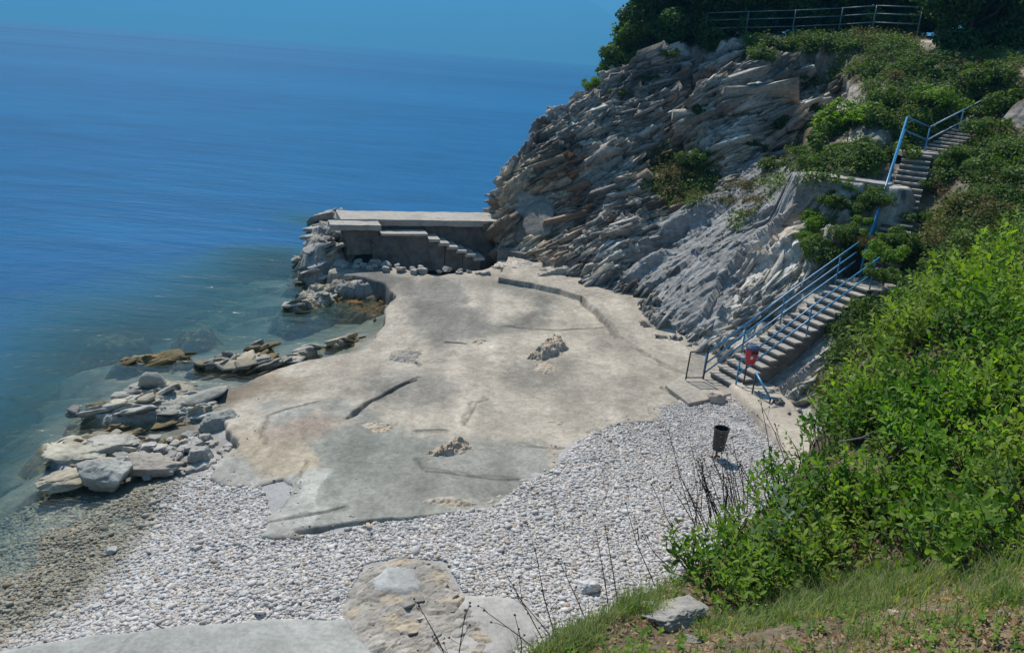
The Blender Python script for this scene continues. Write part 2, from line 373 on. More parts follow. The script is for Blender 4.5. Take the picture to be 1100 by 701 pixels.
# ------------------------------------------------------------------ pebbles
ICO1 = None
def ico(sub):
    import bmesh
    bm = bmesh.new(); bmesh.ops.create_icosphere(bm, subdivisions=sub, radius=1); V = np.array([v.co[:] for v in bm.verts]); Fc = np.array([[v.index for v in f.verts] for f in bm.faces]); bm.free(); return V, Fc
beach_poly = pl([(-90, 720), (-90, 560), (0, 545), (60, 530), (140, 535), (170, 520), (225, 512), (275, 522), (290, 560), (286, 576), (322, 578), (440, 560), (530, 548), (565, 522), (600, 505), (620, 480), (655, 456), (716, 438), (775, 424), (800, 412), (868, 470), (1000, 600), (900, 760), (500, 760)], GH)
def rough_poly_w(): return pl([(372, 640), (365, 690), (392, 720), (560, 720), (520, 660), (495, 630), (480, 602), (430, 598), (392, 605)], GH)
slab2_poly = [tuple(atz(a, b, .95)) for a, b in [(-60, 692), (0, 684), (100, 666), (200, 660), (300, 656), (372, 656), (385, 680), (420, 710), (430, 800), (-60, 800)]]
slab3_poly = [tuple(atz(a, b, .9)) for a, b in [(500, 636), (565, 640), (592, 676), (560, 690), (520, 720), (480, 760), (420, 760), (470, 690)]]
def build_pebbles():
    V, Fc = ico(1)
    V0, F0 = V, Fc
    N = 230000
    rp = rough_poly_w()
    x = RNG.uniform(-13, 12, N*4); y = RNG.uniform(9.5, 27, N*4)
    d = sdist(x, y, beach_poly); ok = (d > -.1) & (sdist(x, y, rp) < 0) & (sdist(x, y, slab2_poly) < .05) & (sdist(x, y, slab3_poly) < .05)
    z = GH(x, y); ok &= z > -.9
    # fewer in the water and far right where the shingle is fine
    dens = np.where(z < .05, .8, 1.0); ok &= RNG.random(N*4) < dens
    xs_ = RNG.uniform(-9, 9, 60000); ys_ = RNG.uniform(15, 34, 60000); ds_ = sdist(xs_, ys_, slab_poly); P_ = np.stack([xs_, ys_, 0*xs_], 1)
    k_ = (ds_ > 0) & (RNG.random(60000) < .10*np.exp(-ds_/.35)*(GH(xs_, ys_) > .25)+.003*(fbm(P_*.5, 71, 3) > .1)); xs_, ys_ = xs_[k_], ys_[k_]
    x, y, z = x[ok][:N], y[ok][:N], z[ok][:N]; nb_ = len(x); x = np.r_[x, xs_]; y = np.r_[y, ys_]; z = np.r_[z, slab_z(xs_, ys_)]; n = len(x)
    fine = sm(2.0, 6.5, x)*sm(15, 19, y)
    r = np.exp(RNG.normal(0, .38, n))*(.0265*(1-fine)+.017*fine); r = np.minimum(r, .11); r[nb_:] = np.minimum(r[nb_:]*.7, .04)
    sc = np.stack([r*RNG.uniform(.9, 1.5, n), r*RNG.uniform(.7, 1.1, n), r*RNG.uniform(.4, .7, n)], 1)
    a = RNG.uniform(0, 6.283, n); tx = RNG.normal(0, .25, n)
    ca, sa = np.cos(a), np.sin(a)
    jit = 1+RNG.uniform(-.26, .20, (n, len(V), 1))
    W = V[None]*sc[:, None]*jit
    W = np.stack([W[..., 0], W[..., 1], W[..., 2]+W[..., 0]*tx[:, None]], -1)
    W = np.stack([W[..., 0]*ca[:, None]-W[..., 1]*sa[:, None], W[..., 0]*sa[:, None]+W[..., 1]*ca[:, None], W[..., 2]], -1)
    off_ = fbm(np.stack([x, y, 0*x], 1)*.5, 3, 4)*.10*(1+2*(1-sm(-.1, .15, z))); off_[nb_:] = 0; r[nb_:] *= 1; W += np.stack([x, y, z+off_+r*.35], 1)[:, None]
    Fn = (Fc[None]+np.arange(n)[:, None, None]*len(V)).reshape(-1, 3)
    g = RNG.beta(3, 2.2, n)*.40+.27; hue = RNG.normal(0, .03, n)
    c = np.stack([g*(1.04+hue), g*.985, g*(.93-hue)], 1)
    brown = (RNG.random(n) < .07); c[brown] *= np.array([.85, .72, .58])
    wet = (1-sm(.04, .22, z))[:, None]; c = c*(1-wet)+c*np.array([.55, .54, .45])*wet
    o = mesh('pebbles', W.reshape(-1, 3), Fn, M['pebble'], col=np.repeat(c, len(V), 0), smooth=False)
    tag(o, 'pale grey pebbles covering the beach between the concrete slabs', 'pebbles', kind='stuff')
build_pebbles()

def blocks(P, size, seed, e1, nb, hi=False, col=None, dims=(1, .55, .32), jit=.22):
    V, Fc = ico(3 if hi else 1); n = len(P); rg = np.random.default_rng(seed); V = V/np.linalg.norm(V, axis=1)[:, None]
    e1 = np.array(e1, float); nb = np.array(nb, float)
    nr_ = lambda a: a/np.linalg.norm(a, axis=-1, keepdims=True)
    X = nr_(e1+rg.normal(0, jit, (n, 3))); Z = nr_(nb+rg.normal(0, jit, (n, 3))); Z = nr_(Z-(Z*X).sum(-1, keepdims=True)*X); Y = np.cross(Z, X)
    if hi:
        r = np.full((n, len(V)), 1.5); base = [(1, 0, 0), (-1, 0, 0), (0, 1, 0), (0, -1, 0), (0, 0, 1), (0, 0, -1)]
        for k in range(11):
            nn_ = nr_((np.array(base[k]) if k < 6 else rg.normal(size=(n, 3)))+rg.normal(0, .26, (n, 3))); d = rg.uniform(.55, .95, n) if k < 6 else rg.uniform(.68, 1.0, n)
            c = nn_@V.T; r = np.minimum(r, np.where(c > .08, d[:, None]/np.maximum(c, .08), 9))
        D = np.array(dims)*.5*size[:, None]*rg.uniform(.7, 1.3, (n, 3)); L = V[None]*r[..., None]*D[:, None]
    else:
        V = np.array([(-1, -1, -1), (1, -1, -1), (1, 1, -1), (-1, 1, -1), (-1, -1, 1), (1, -1, 1), (1, 1, 1), (-1, 1, 1), (0, 0, 1.12), (1.15, 0, 0), (-1.15, 0, 0)], float)
        Fc = np.array([(0, 2, 1), (0, 3, 2), (4, 5, 8), (5, 6, 8), (6, 7, 8), (7, 4, 8), (0, 1, 5), (0, 5, 4), (2, 3, 7), (2, 7, 6), (1, 2, 9), (2, 6, 9), (6, 5, 9), (5, 1, 9), (3, 0, 10), (0, 4, 10), (4, 7, 10), (7, 3, 10)])
        D = np.array(dims)*.5*size[:, None]*rg.uniform(.65, 1.3, (n, 3)); L = V[None]*np.ones((n, 1, 1))+rg.uniform(-.30, .30, (n, len(V), 3))
        L[:, 4:9, :2] *= rg.uniform(.55, 1.0, (n, 1, 2)); L[..., 0] += L[..., 2]*rg.uniform(-.3, .3, (n, 1)); L = L*D[:, None]
    W = L[..., :1]*X[:, None]+L[..., 1:2]*Y[:, None]+L[..., 2:]*Z[:, None]+P[:, None]
    F2 = (Fc[None]+np.arange(n)[:, None, None]*len(V)).reshape(-1, 3)
    return W.reshape(-1, 3), F2, len(V)
# ------------------------------------------------------------------ rock mounds and boulders
def heightrock(name, poly, base, top, label, cat='rock', st=.04, cell=(.6, .35), amp=.18, col=(.42, .4, .37), slope=.35, parent=None, flat=0, seed=0, mat=None, group=None, edge=.25, tiltv=(0, 0), zf=None, ang=.5, nblk=0, bs=.4):
    P = np.array(poly)[:, :2]; x0, y0 = P.min(0)-.3; x1, y1 = P.max(0)+.3
    X, Y = np.meshgrid(np.arange(x0, x1, st), np.arange(y0, y1, st), indexing='ij'); Q = np.stack([X, Y, 0*X], -1).reshape(-1, 3)
    ca, sa = math.cos(ang), math.sin(ang); R = np.stack([(Q[:, 0]*ca+Q[:, 1]*sa)/cell[0], (-Q[:, 0]*sa+Q[:, 1]*ca)/cell[1], Q[:, 0]*0+seed*3.1], 1)
    D = sdist(X, Y, poly)+(fbm(Q*1.5, 50+seed, 4)*edge).reshape(X.shape)
    f1, id1, e1 = facets(R+fbm(Q*1.5, seed, 2)[:, None]*.4, 60+seed, 1.2, .55); f2, id2, e2 = facets(R*2.3+5, 61+seed, 1.2, .5); f3 = facets(R*6+5, 62+seed, 1.2, .5)[0]
    f = (f1*.60+f2*.36+f3*.15-.16*(1-sm(0, .10, e1))-.07*(1-sm(0, .10, e2))).reshape(X.shape)
    h = sm(-.02, slope, D)
    B = zf(X, Y) if zf is not None else base
    cx, cy = P.mean(0)
    Z = B+(top-base)*h+(X-cx)*tiltv[0]*h+(Y-cy)*tiltv[1]*h+f*amp*sm(-.1, .15, D)*1.6
    Z = np.where(D < 0, Z+D*1.6, Z)
    keep = D > -.35; fc = gridf(*X.shape); fc = fc[keep.ravel()[fc].all(1)]
    use = np.zeros(X.size, bool); use[fc.ravel()] = True; ix = np.cumsum(use)-1
    g = (1+.30*(id1-.5)+.25*(id2-.5)+.3*fbm(Q*1.3, 70+seed, 4))[:, None]
    c = np.array(col)*g; c = c*np.where(id1[:, None] > .8, np.array([1.0, .92, .80]), 1)
    wet = (1-sm(.03, .22, Z.ravel()+.08*fbm(Q*2, 9, 3)))[:, None]; c = c*(1-wet)+c*np.array([.5, .40, .24])*wet
    V = np.stack([X, Y, Z], -1).reshape(-1, 3)[use]; cc_ = c[use]; ff = ix[fc]
    if nblk:
        rg = np.random.default_rng(seed+5); cand = np.flatnonzero((D.ravel()[use] > .08)); pk = rg.choice(cand, nblk); sz = np.exp(rg.normal(0, .4, nblk))*bs
        BVt, BF, k_ = blocks(V[pk]-np.array([0, 0, .02]), sz, seed, (math.cos(ang+.2), math.sin(ang+.2), .15), (-.2, .25, .9), True, dims=(1.15, .95, .27))
        ff = np.concatenate([ff[:, [0, 1, 2]], ff[:, [0, 2, 3]], BF+len(V)]); bc = cc_[pk]*rg.uniform(.8, 1.25, (nblk, 1)); cc_ = np.concatenate([cc_, np.repeat(bc, k_, 0)]); V = np.concatenate([V, BVt])
    c0 = V.mean(0); V = V-c0
    o = mesh(name, V, ff, mat or M['boulder'], parent, col=cc_, smooth=False); o.location = tuple(c0)
    if cat: tag(o, label, cat, group)
    return o
W_ = lambda l, z: [tuple(atz(a, b, z)) for a, b in l]
heightrock('rock_outcrop', W_([(72, 448), (100, 432), (128, 412), (160, 406), (195, 408), (225, 425), (262, 440), (262, 458), (225, 462), (170, 458), (130, 465), (95, 462)], .1), -.25, .30,
           'broad layered grey rock shelf at the waterline above the stony hollow', cat='rock', cell=(1.0, .32), amp=.10, slope=.8, seed=1, nblk=150, bs=.5, col=(.42, .41, .36), ang=.2)
heightrock('rock_outcrop', W_([(28, 482), (60, 470), (110, 462), (150, 470), (150, 500), (110, 515), (70, 510), (45, 500)], .0), -.2, .17,
           'low cracked tan rock shelf reaching furthest into the water at left', cell=(1.1, .5), amp=.10, slope=.5, seed=2, nblk=45, bs=.5, col=(.44, .40, .31), ang=-.2)
heightrock('rock_outcrop', W_([(120, 462), (245, 462), (250, 490), (240, 512), (190, 520), (120, 520)], .0), -.4, -.02, 'olive brown stony bed between the two shore shelves', cell=(.5, .4), amp=.10, slope=.6, seed=3, nblk=60, bs=.25, col=(.33, .27, .16))
heightrock('rock_outcrop', W_([(306, 296), (312, 272), (330, 252), (366, 246), (400, 256), (410, 285), (380, 298), (335, 306)], .3), -.8, 1.75,
           'tall rugged grey rock rising from the sea under the tip of the pier', cell=(1.1, .7), amp=.30, slope=1.3, seed=4, nblk=130, bs=.7, col=(.36, .35, .32), st=.05)
heightrock('rock_outcrop', W_([(293, 330), (318, 315), (350, 308), (372, 312), (372, 324), (345, 332), (312, 336)], .1), -.4, .38,
           'flat pale rock lying in the water below the rugged pier rock', cell=(.9, .6), amp=.2, slope=.9, seed=5, nblk=50, bs=.5, col=(.40, .38, .32), ang=.1)
heightrock('rock_outcrop', W_([(345, 300), (372, 290), (420, 296), (422, 312), (400, 318), (350, 316)], .2), -.3, .62,
           'knobbly dark rock rim holding the concrete edge at the head of the little inlet', cell=(.6, .4), amp=.14, slope=.5, seed=6, nblk=90, bs=.4, col=(.31, .29, .26))
heightrock('rock_outcrop', W_([(345, 318), (415, 314), (420, 330), (405, 345), (375, 335), (345, 330)], -.1), -.5, -.08, 'brown weedy rock under shallow water inside the little inlet', cell=(.7, .5), amp=.16, seed=7, col=(.30, .21, .10))
heightrock('rock_outcrop', W_([(345, 370), (370, 358), (386, 360), (385, 370), (360, 376)], .05), -.3, .22, 'small pale rock at the mouth of the little inlet beside the slab edge', cell=(.5, .3), amp=.14, slope=.4, seed=8, nblk=20, bs=.35, col=(.40, .36, .28))
heightrock('rock_outcrop', W_([(255, 377), (270, 368), (292, 366), (300, 374), (280, 380)], 0), -.4, .22, 'rounded grey rock standing alone in the water off the slab', cell=(.7, .5), amp=.12, slope=.5, seed=9, nblk=14, bs=.4, col=(.34, .33, .29))
heightrock('rock_outcrop', W_([(120, 388), (150, 380), (200, 378), (215, 386), (180, 392), (140, 392)], 0), -.3, .06, 'long low olive rock just breaking the water furthest from shore', cell=(.7, .3), amp=.1, seed=10, nblk=20, bs=.4, col=(.33, .31, .22))
heightrock('rock_outcrop', W_([(205, 392), (240, 384), (285, 384), (310, 390), (300, 400), (255, 402), (215, 402)], .0), -.35, .22, 'jumbled dark rocks in a row between open water and the brown tide pool', cell=(.7, .35), amp=.1, slope=.5, seed=11, nblk=70, bs=.5, col=(.36, .34, .29))
heightrock('rock_outcrop', W_([(290, 388), (325, 376), (350, 372), (345, 384), (315, 398), (295, 400)], .05), -.3, .30, 'grey rocks where the row of shore rocks meets the slab', cell=(.6, .35), amp=.1, slope=.4, seed=12, nblk=45, bs=.4, col=(.38, .36, .31))
# shallow underwater reefs
for k, (l, lab) in enumerate([([(80, 366), (130, 358), (165, 362), (150, 372), (100, 374)], 'submerged pale reef left of the long olive rock'), ([(185, 356), (215, 346), (240, 350), (230, 360), (200, 363)], 'submerged pale reef between flat rock and lone rock'), ([(150, 408), (175, 398), (230, 402), (220, 412)], 'submerged reef along the far side of the layered shelf')]):
    heightrock('reef', W_(l, -.35), -1.0, -.32, lab, cell=(.7, .4), amp=.15, seed=20+k, col=(.42, .40, .30), cat='reef')
# bare rock showing through the slab
for l, h, lab, sd in [([(566, 384), (580, 374), (592, 364), (604, 368), (612, 376), (596, 384), (580, 388)], .34, 'pale pointed rock poking through the middle of the slab', 31),
                      ([(570, 390), (590, 386), (602, 398), (588, 402), (572, 400)], .10, 'low crumbly rock patch just below the pointed rock on the slab', 32),
                      ([(452, 488), (470, 482), (488, 472), (504, 474), (512, 483), (490, 489), (470, 492)], .20, 'pinkish jagged rock poking through the slab near the pebbles', 33),
                      ([(452, 540), (470, 533), (498, 533), (518, 541), (508, 547), (480, 546)], .10, 'flat beige rock patch at the front edge of the slab', 34),
                      ([(382, 456), (400, 450), (430, 452), (430, 462), (405, 466)], .06, 'flat buff rock patch beside the diagonal crack', 35),
                      ([(412, 388), (418, 378), (440, 374), (456, 380), (440, 392)], .10, 'smooth grey hump at the inlet side of the slab', 36),
                      ([(500, 366), (520, 362), (528, 368), (512, 372)], .08, 'small pale rock patch between the inlet and the pointed rock', 37),
                      ([(586, 452), (604, 448), (612, 453), (600, 458)], .05, 'tiny chipped patch near the upper edge of the pebbles', 38)]:
    heightrock('bare_rock', pl(l), 0, h, lab, cell=(.28, .16), amp=.12 if h > .15 else .05, slope=.3, seed=sd, col=(.50, .43, .34) if sd != 36 else (.36, .34, .31), st=.025, zf=lambda x, y: slab_z(x, y)-.03, edge=.12)
# old broken concrete at the bottom
heightrock('broken_concrete', rough_poly_w(), .0, .12, 'rough broken beige concrete mound at the bottom of the beach', cat='concrete', cell=(.5, .3), amp=.045, slope=.5, seed=40, nblk=70, bs=.13, col=(.37, .34, .295), zf=GH, mat=M['concrete'], st=.025, edge=.2)

def slab_obj(poly, top, name, label, col, seed, tilt=(0, 0), st=.05, kind='structure', patch=None):
    P = np.array(poly)[:, :2]; x0, y0 = P.min(0)-.3; x1, y1 = P.max(0)+.3
    X, Y = np.meshgrid(np.arange(x0, x1, st), np.arange(y0, y1, st), indexing='ij'); Q = np.stack([X, Y, 0*X], -1).reshape(-1, 3)
    D = sdist(X, Y, poly)+(fbm(Q*1.3, seed, 4)*.12).reshape(X.shape)
    Z = top+tilt[0]*X+tilt[1]*Y+(fbm(Q*.6, seed+1, 3)*.04+fbm(Q*3, seed+2, 4)*.012).reshape(X.shape)-.04*(1-sm(0, .1, D))-.8*(1-sm(-.2, 0, D))
    if patch is not None:
        for l, w, d in patch:
            Dk, t = ldist(X+(fbm(Q*2, 3, 3)*.1).reshape(X.shape), Y, l); Z = Z-d*(1-sm(w*.3, w+.03, Dk))
    keep = D > -.25; fc = gridf(*X.shape); fc = fc[keep.ravel()[fc].all(1)]; use = np.zeros(X.size, bool); use[fc.ravel()] = True; ix = np.cumsum(use)-1
    c = np.array(col)*(1+.35*fbm(Q*.7, seed+5, 5)+.15*fbm(Q*4, seed+6, 3))[:, None]
    o = mesh(name, np.stack([X, Y, Z], -1).reshape(-1, 3)[use], ix[fc], M['concrete'], col=c[use], smooth=True)
    if kind: o['kind'] = kind; o['label'] = label
    else: tag(o, label, 'concrete slab')
    return o
slab_obj(slab2_poly, .85, 'pavement', 'smooth grey concrete slab at the bottom left of the beach', (.36, .36, .33), 201, tilt=(.02, 0), patch=[([tuple(atz(150, 665, .95)), tuple(atz(135, 680, .95)), tuple(atz(110, 701, .95)), tuple(atz(90, 730, .95))], .02, .05)])
slab_obj(slab3_poly, .86, 'pavement', 'pale concrete slab half buried in pebbles at the bottom centre', (.44, .42, .385), 211)
heightrock('patch_of_smooth_concrete', pl([(385, 628), (410, 610), (440, 606), (456, 614), (458, 640), (440, 648), (400, 648)], GH), 0, .17, 'smooth pale grey concrete pad on top of the broken concrete mound', cat='concrete', cell=(2, 2), amp=.01, slope=.3, seed=41, col=(.44, .44, .42), zf=GH, mat=M['concrete'], st=.03, edge=.1).name = 'concrete_pad'
# the right-hand strip of concrete that runs from the stair foot along the top of the beach
slab_obj([tuple(onground(a, b)) for a, b in [(783, 420), (806, 415), (830, 420), (880, 470), (900, 520), (862, 530), (838, 480), (812, 450)]], 1.42, 'footpath', 'narrow beige concrete strip running from the stair foot along the beach top', (.47, .41, .33), 221)

BV = []
def boulder_mesh(seed, n=16, sub=4, flat=.75, rough=.06):
    V, Fc = ico(sub); rg = np.random.default_rng(seed)
    N = rg.normal(size=(n, 3)); N[:6] = np.array([(1, 0, 0), (-1, 0, 0), (0, 1, 0), (0, -1, 0), (0, 0, 1), (0, 0, -1)])+rg.normal(0, .3, (6, 3)); N /= np.linalg.norm(N, axis=1)[:, None]; dd = rg.uniform(.68, 1.0, n); dd[:6] = rg.uniform(.55, .8, 6)
    r = np.ones(len(V))*1.15
    for k in range(n):
        c = V@N[k]; r = np.minimum(r, np.where(c > .05, dd[k]/np.maximum(c, .05), 9))
    r = r*(1+rough*fbm(V*2.2+seed, seed, 4)); f_ = facets(V*1.6+seed, seed, 1.0, .6); f2_ = facets(V*4+seed, seed+1, 1.0, .6)[0]; r = r*(1+rough*(1.7*f_[0]-.9*(1-sm(0, .08, f_[2]))+.9*f2_)); W = V*r[:, None]; W[:, 2] *= flat; return W, Fc
def add_boulder(px, py, size, label, name='boulder', col=(.42, .40, .37), H=None, group=None, seed=None, stretch=1.0, flat=.7, rz=None, sink=.25, z=None, tilt=0, cat='rock'):
    s = seed if seed is not None else random.randrange(9999)
    V, Fc = boulder_mesh(s, flat=flat, sub=5 if size > .4 else 4)
    V = V*np.array([size*stretch, size, size])*.5*.95
    p = onground(px, py, H) if z is None else atz(px, py, z)
    c = np.array(col)*(1+.25*fbm(V*3/size+s, 4, 4))[:, None]
    o = mesh(name, V, Fc, M['boulder'], col=c, smooth=False)
    o.location = (p[0], p[1], p[2]+size*flat*.5*(1-sink*2)); o.rotation_euler = (tilt, tilt*.4, rz if rz is not None else random.uniform(0, 6))
    return tag(o, label, cat, group)
add_boulder(631, 634, .50, 'large round white boulder on the pebbles at the bottom', col=(.58, .57, .54), flat=.75, seed=5)
add_boulder(770, 431, .75, 'pale pinkish boulder beside the foot of the stairs', col=(.52, .44, .37), seed=6, flat=.7)
add_boulder(70, 520, 1.05, 'tan block at the seaward corner of the blocky rocks', col=(.45, .40, .30), seed=8, stretch=1.7, flat=.5, z=.05)
add_boulder(112, 518, 1.15, 'light grey wedge shaped block leaning at the edge of the blocky rocks', col=(.43, .43, .39), seed=9, stretch=1.2, flat=.75, z=.1, tilt=.4, rz=.5)
add_boulder(163, 507, 1.05, 'long smooth grey brown boulder in the middle of the blocky rocks', col=(.38, .34, .29), seed=10, stretch=1.7, flat=.6, z=.1, rz=.1)
add_boulder(215, 493, .8, 'angular grey boulder at the landward end of the blocky rocks', col=(.38, .37, .34), seed=11, flat=.8, z=.2)
add_boulder(85, 492, 1.3, 'wide flat cream block in the blocky rocks', col=(.46, .43, .34), seed=12, stretch=1.6, flat=.35, z=.1, rz=.2)
add_boulder(120, 480, 1.2, 'flat light slab behind the wedge shaped block', col=(.44, .42, .36), seed=13, stretch=1.5, flat=.35, z=.15, rz=.4)
add_boulder(236, 457, .95, 'dark grey angular boulder between the layered shelf and the slab', col=(.33, .34, .31), seed=14, stretch=1.4, flat=.7, z=.15, rz=.3)
add_boulder(80, 444, .6, 'dark low stone in the water left of the layered shelf', col=(.22, .22, .2), seed=15, flat=.5, z=-.02)
for k in range(95):
    px = random.uniform(118, 250); py = random.uniform(476, 516)-(px-118)*.08
    s = random.choice([.2, .25, .3, .35, .45]); g = random.uniform(.34, .52)
    add_boulder(px, py, s, 'fist to bucket sized grey stone in the stony hollow between shore shelves', name='stone', col=(g, g*.95, g*.86), group='loose stones between the shore shelves', z=.1, stretch=random.uniform(1, 1.5), flat=.6, cat='stone')
for k, (px, py, s) in enumerate([(175, 545, .22), (90, 570, .25), (120, 592, .3), (210, 590, .28), (58, 660, .2), (130, 640, .24), (105, 652, .22), (510, 578, .22), (260, 640, .22), (610, 655, .22)]):
    add_boulder(px, py, s, 'cobble a little larger than the pebbles around it', name='cobble', group='larger cobbles on the beach', col=(.5, .49, .46), flat=.55, cat='stone')
for k, (px, py, s) in enumerate([(random.uniform(365, 530), 0, random.uniform(.2, .5)) for _ in range(26)]+[(365, 285, .7), (385, 284, .6), (402, 285, .7), (430, 291, .5), (445, 293, .45), (415, 287, .55), (375, 278, .6)]):
    if py == 0: py = 284+(px-365)*.055+random.uniform(-1, 4)
    add_boulder(px, py, s, 'pale rubble block at the foot of the pier wall', name='rubble_block', H=PH0, group='rubble along the foot of the pier wall', col=(.40, .38, .34), flat=.7, stretch=1.3, cat='rock')

# ------------------------------------------------------------------ cliff
def catmull(Pts, t):
    """Pts (n,...,3), t in [0,n-1]"""
    n = len(Pts); i = np.clip(np.floor(t).astype(int), 0, n-2); f = (t-i)
    g = lambda k: Pts[np.clip(k, 0, n-1)]
    p0, p1, p2, p3 = g(i-1), g(i), g(i+1), g(i+2); f = f.reshape(f.shape+(1,)*(Pts.ndim-1))
    m1 = (p2-p0)*.5*.8; m2 = (p3-p1)*.5*.8
    return (2*f**3-3*f**2+1)*p1+(f**3-2*f**2+f)*m1+(-2*f**3+3*f**2)*p2+(f**3-f**2)*m2
def rib(l): return [aty(*p) if len(p) == 3 else np.array(p[:3], float) for p in l]
w3 = lambda x, y, z: (x, y, z, 0)
ribs = [rib([w3(2, 56, -5), w3(4, 56, 1), w3(6, 56.5, 4), w3(8, 57, 7), w3(10, 58, 9), w3(12, 59, 11), w3(13, 60, 12), w3(15, 66, 13)]),
        rib([w3(-.8, 47, -5), w3(0.0, 47, .5), w3(1.0, 48, 3.5), w3(2.6, 49.5, 5.8), w3(4.6, 51.5, 8), w3(6.5, 53, 10), w3(8, 55, 11.6), w3(10, 62, 13)]),
        rib([(528, 275, 42), (534, 232, 43), (540, 192, 43.8), (562, 158, 45), (602, 113, 47), (647, 80, 49), (690, 55, 50.5), w3(9, 60, 13)]),
        rib([(578, 285, 39.8), (588, 245, 41.5), (612, 205, 42.8), (645, 160, 44.5), (680, 115, 46.5), (712, 78, 48.3), (740, 48, 50), w3(11, 58, 13.4)]),
        rib([(628, 315, 36.4), (655, 270, 38.5), (690, 230, 40), (720, 190, 41.5), (750, 145, 43.5), (780, 95, 46), (800, 47, 49), w3(14, 57, 13.6)]),
        rib([(666, 340, 33.5), (705, 285, 36), (740, 245, 37.8), (775, 205, 39.5), (810, 160, 41.5), (845, 110, 44), (865, 42, 48), w3(17, 56, 13.8)]),
        rib([(708, 368, 30.3), (745, 305, 32.3), (785, 258, 33.8), (825, 212, 35.6), (862, 165, 38), (895, 110, 42), (920, 42, 47), w3(20, 55, 13.8)]),
        rib([(755, 410, 27.2), (798, 345, 28.8), (838, 290, 30.0), (874, 235, 31.5), (905, 190, 33.2), (945, 120, 38), (970, 48, 45), w3(22, 53, 14)]),
        rib([(795, 440, 25.3), (845, 378, 26.9), (884, 325, 28.0), (915, 275, 29.2), (950, 202, 32.5), (995, 125, 37), (1020, 52, 43), w3(24, 51, 14)]),
        rib([(830, 470, 23.2), (862, 425, 24.6), (900, 388, 25.2), (940, 335, 26.4), (985, 240, 30), (1030, 150, 35.5), (1065, 66, 41), w3(26, 49, 14.5)]),
        rib([(875, 490, 21.3), (910, 445, 22.0), (950, 400, 23), (995, 340, 24.5), (1040, 250, 28), (1080, 160, 33), (1115, 66, 39), w3(29, 47, 15)]),
        rib([(940, 540, 18), (980, 485, 18.9), (1030, 430, 20.5), (1080, 370, 22), (1130, 280, 25), (1170, 180, 30), (1210, 66, 37), w3(32, 45, 15.5)]),
        rib([(1060, 590, 13), (1130, 520, 14), (1190, 450, 16), (1250, 380, 18), (1310, 280, 22), (1360, 170, 28), (1410, 46, 35), w3(36, 42, 16)])]
CP = np.array(ribs)
# stair lines (world)
S0 = np.array([7.15, 25.55, 1.2]); S1 = np.array([12.0, 28.05, 4.35])          # lower flight, centre line
T0 = np.array([13.05, 28.75, 4.35]); T1 = aty(986, 166, 34.3)                       # upper flight
U0 = T1+np.array([.2, .2, 0]); U1 = aty(1052, 128, 37.2)
def lin_z(x, y, A, B):
    e = (B-A)[:2]; t = np.clip(((x-A[0])*e[0]+(y-A[1])*e[1])/(e@e), -.08, 1.08); dx = x-A[0]-t*e[0]; dy = y-A[1]-t*e[1]
    return np.sqrt(dx*dx+dy*dy), A[2]+t*(B[2]-A[2])
def cliff_grid(nu, nv):
    u = np.linspace(0, len(CP)-1, nu); v = np.linspace(0, CP.shape[1]-1, nv)
    A = catmull(CP, u)                              # nu,8,3
    B = catmull(np.swapaxes(A, 0, 1), v)           # nv,nu,3
    return np.swapaxes(B, 0, 1)
def carve(G):
    x, y, z = G[..., 0], G[..., 1], G[..., 2].copy()
    for A, B, wd in ((S0, S1, 1.0), (T0, T1, .9), (U0, U1, .8), (S1, T0, 1.0)):
        d, zz = lin_z(x, y, A, B); m = 1-sm(wd, wd+.9, d); z = z*(1-m)+(np.minimum(z, zz-.35)*.5+(zz-.35)*.5)*m
    G = G.copy(); G[..., 2] = z; return G
PATH = [tuple(p) for p in (aty(868, 186, 33.3), aty(900, 190, 32.9), aty(930, 194, 32.6), aty(958, 198, 32.2))]
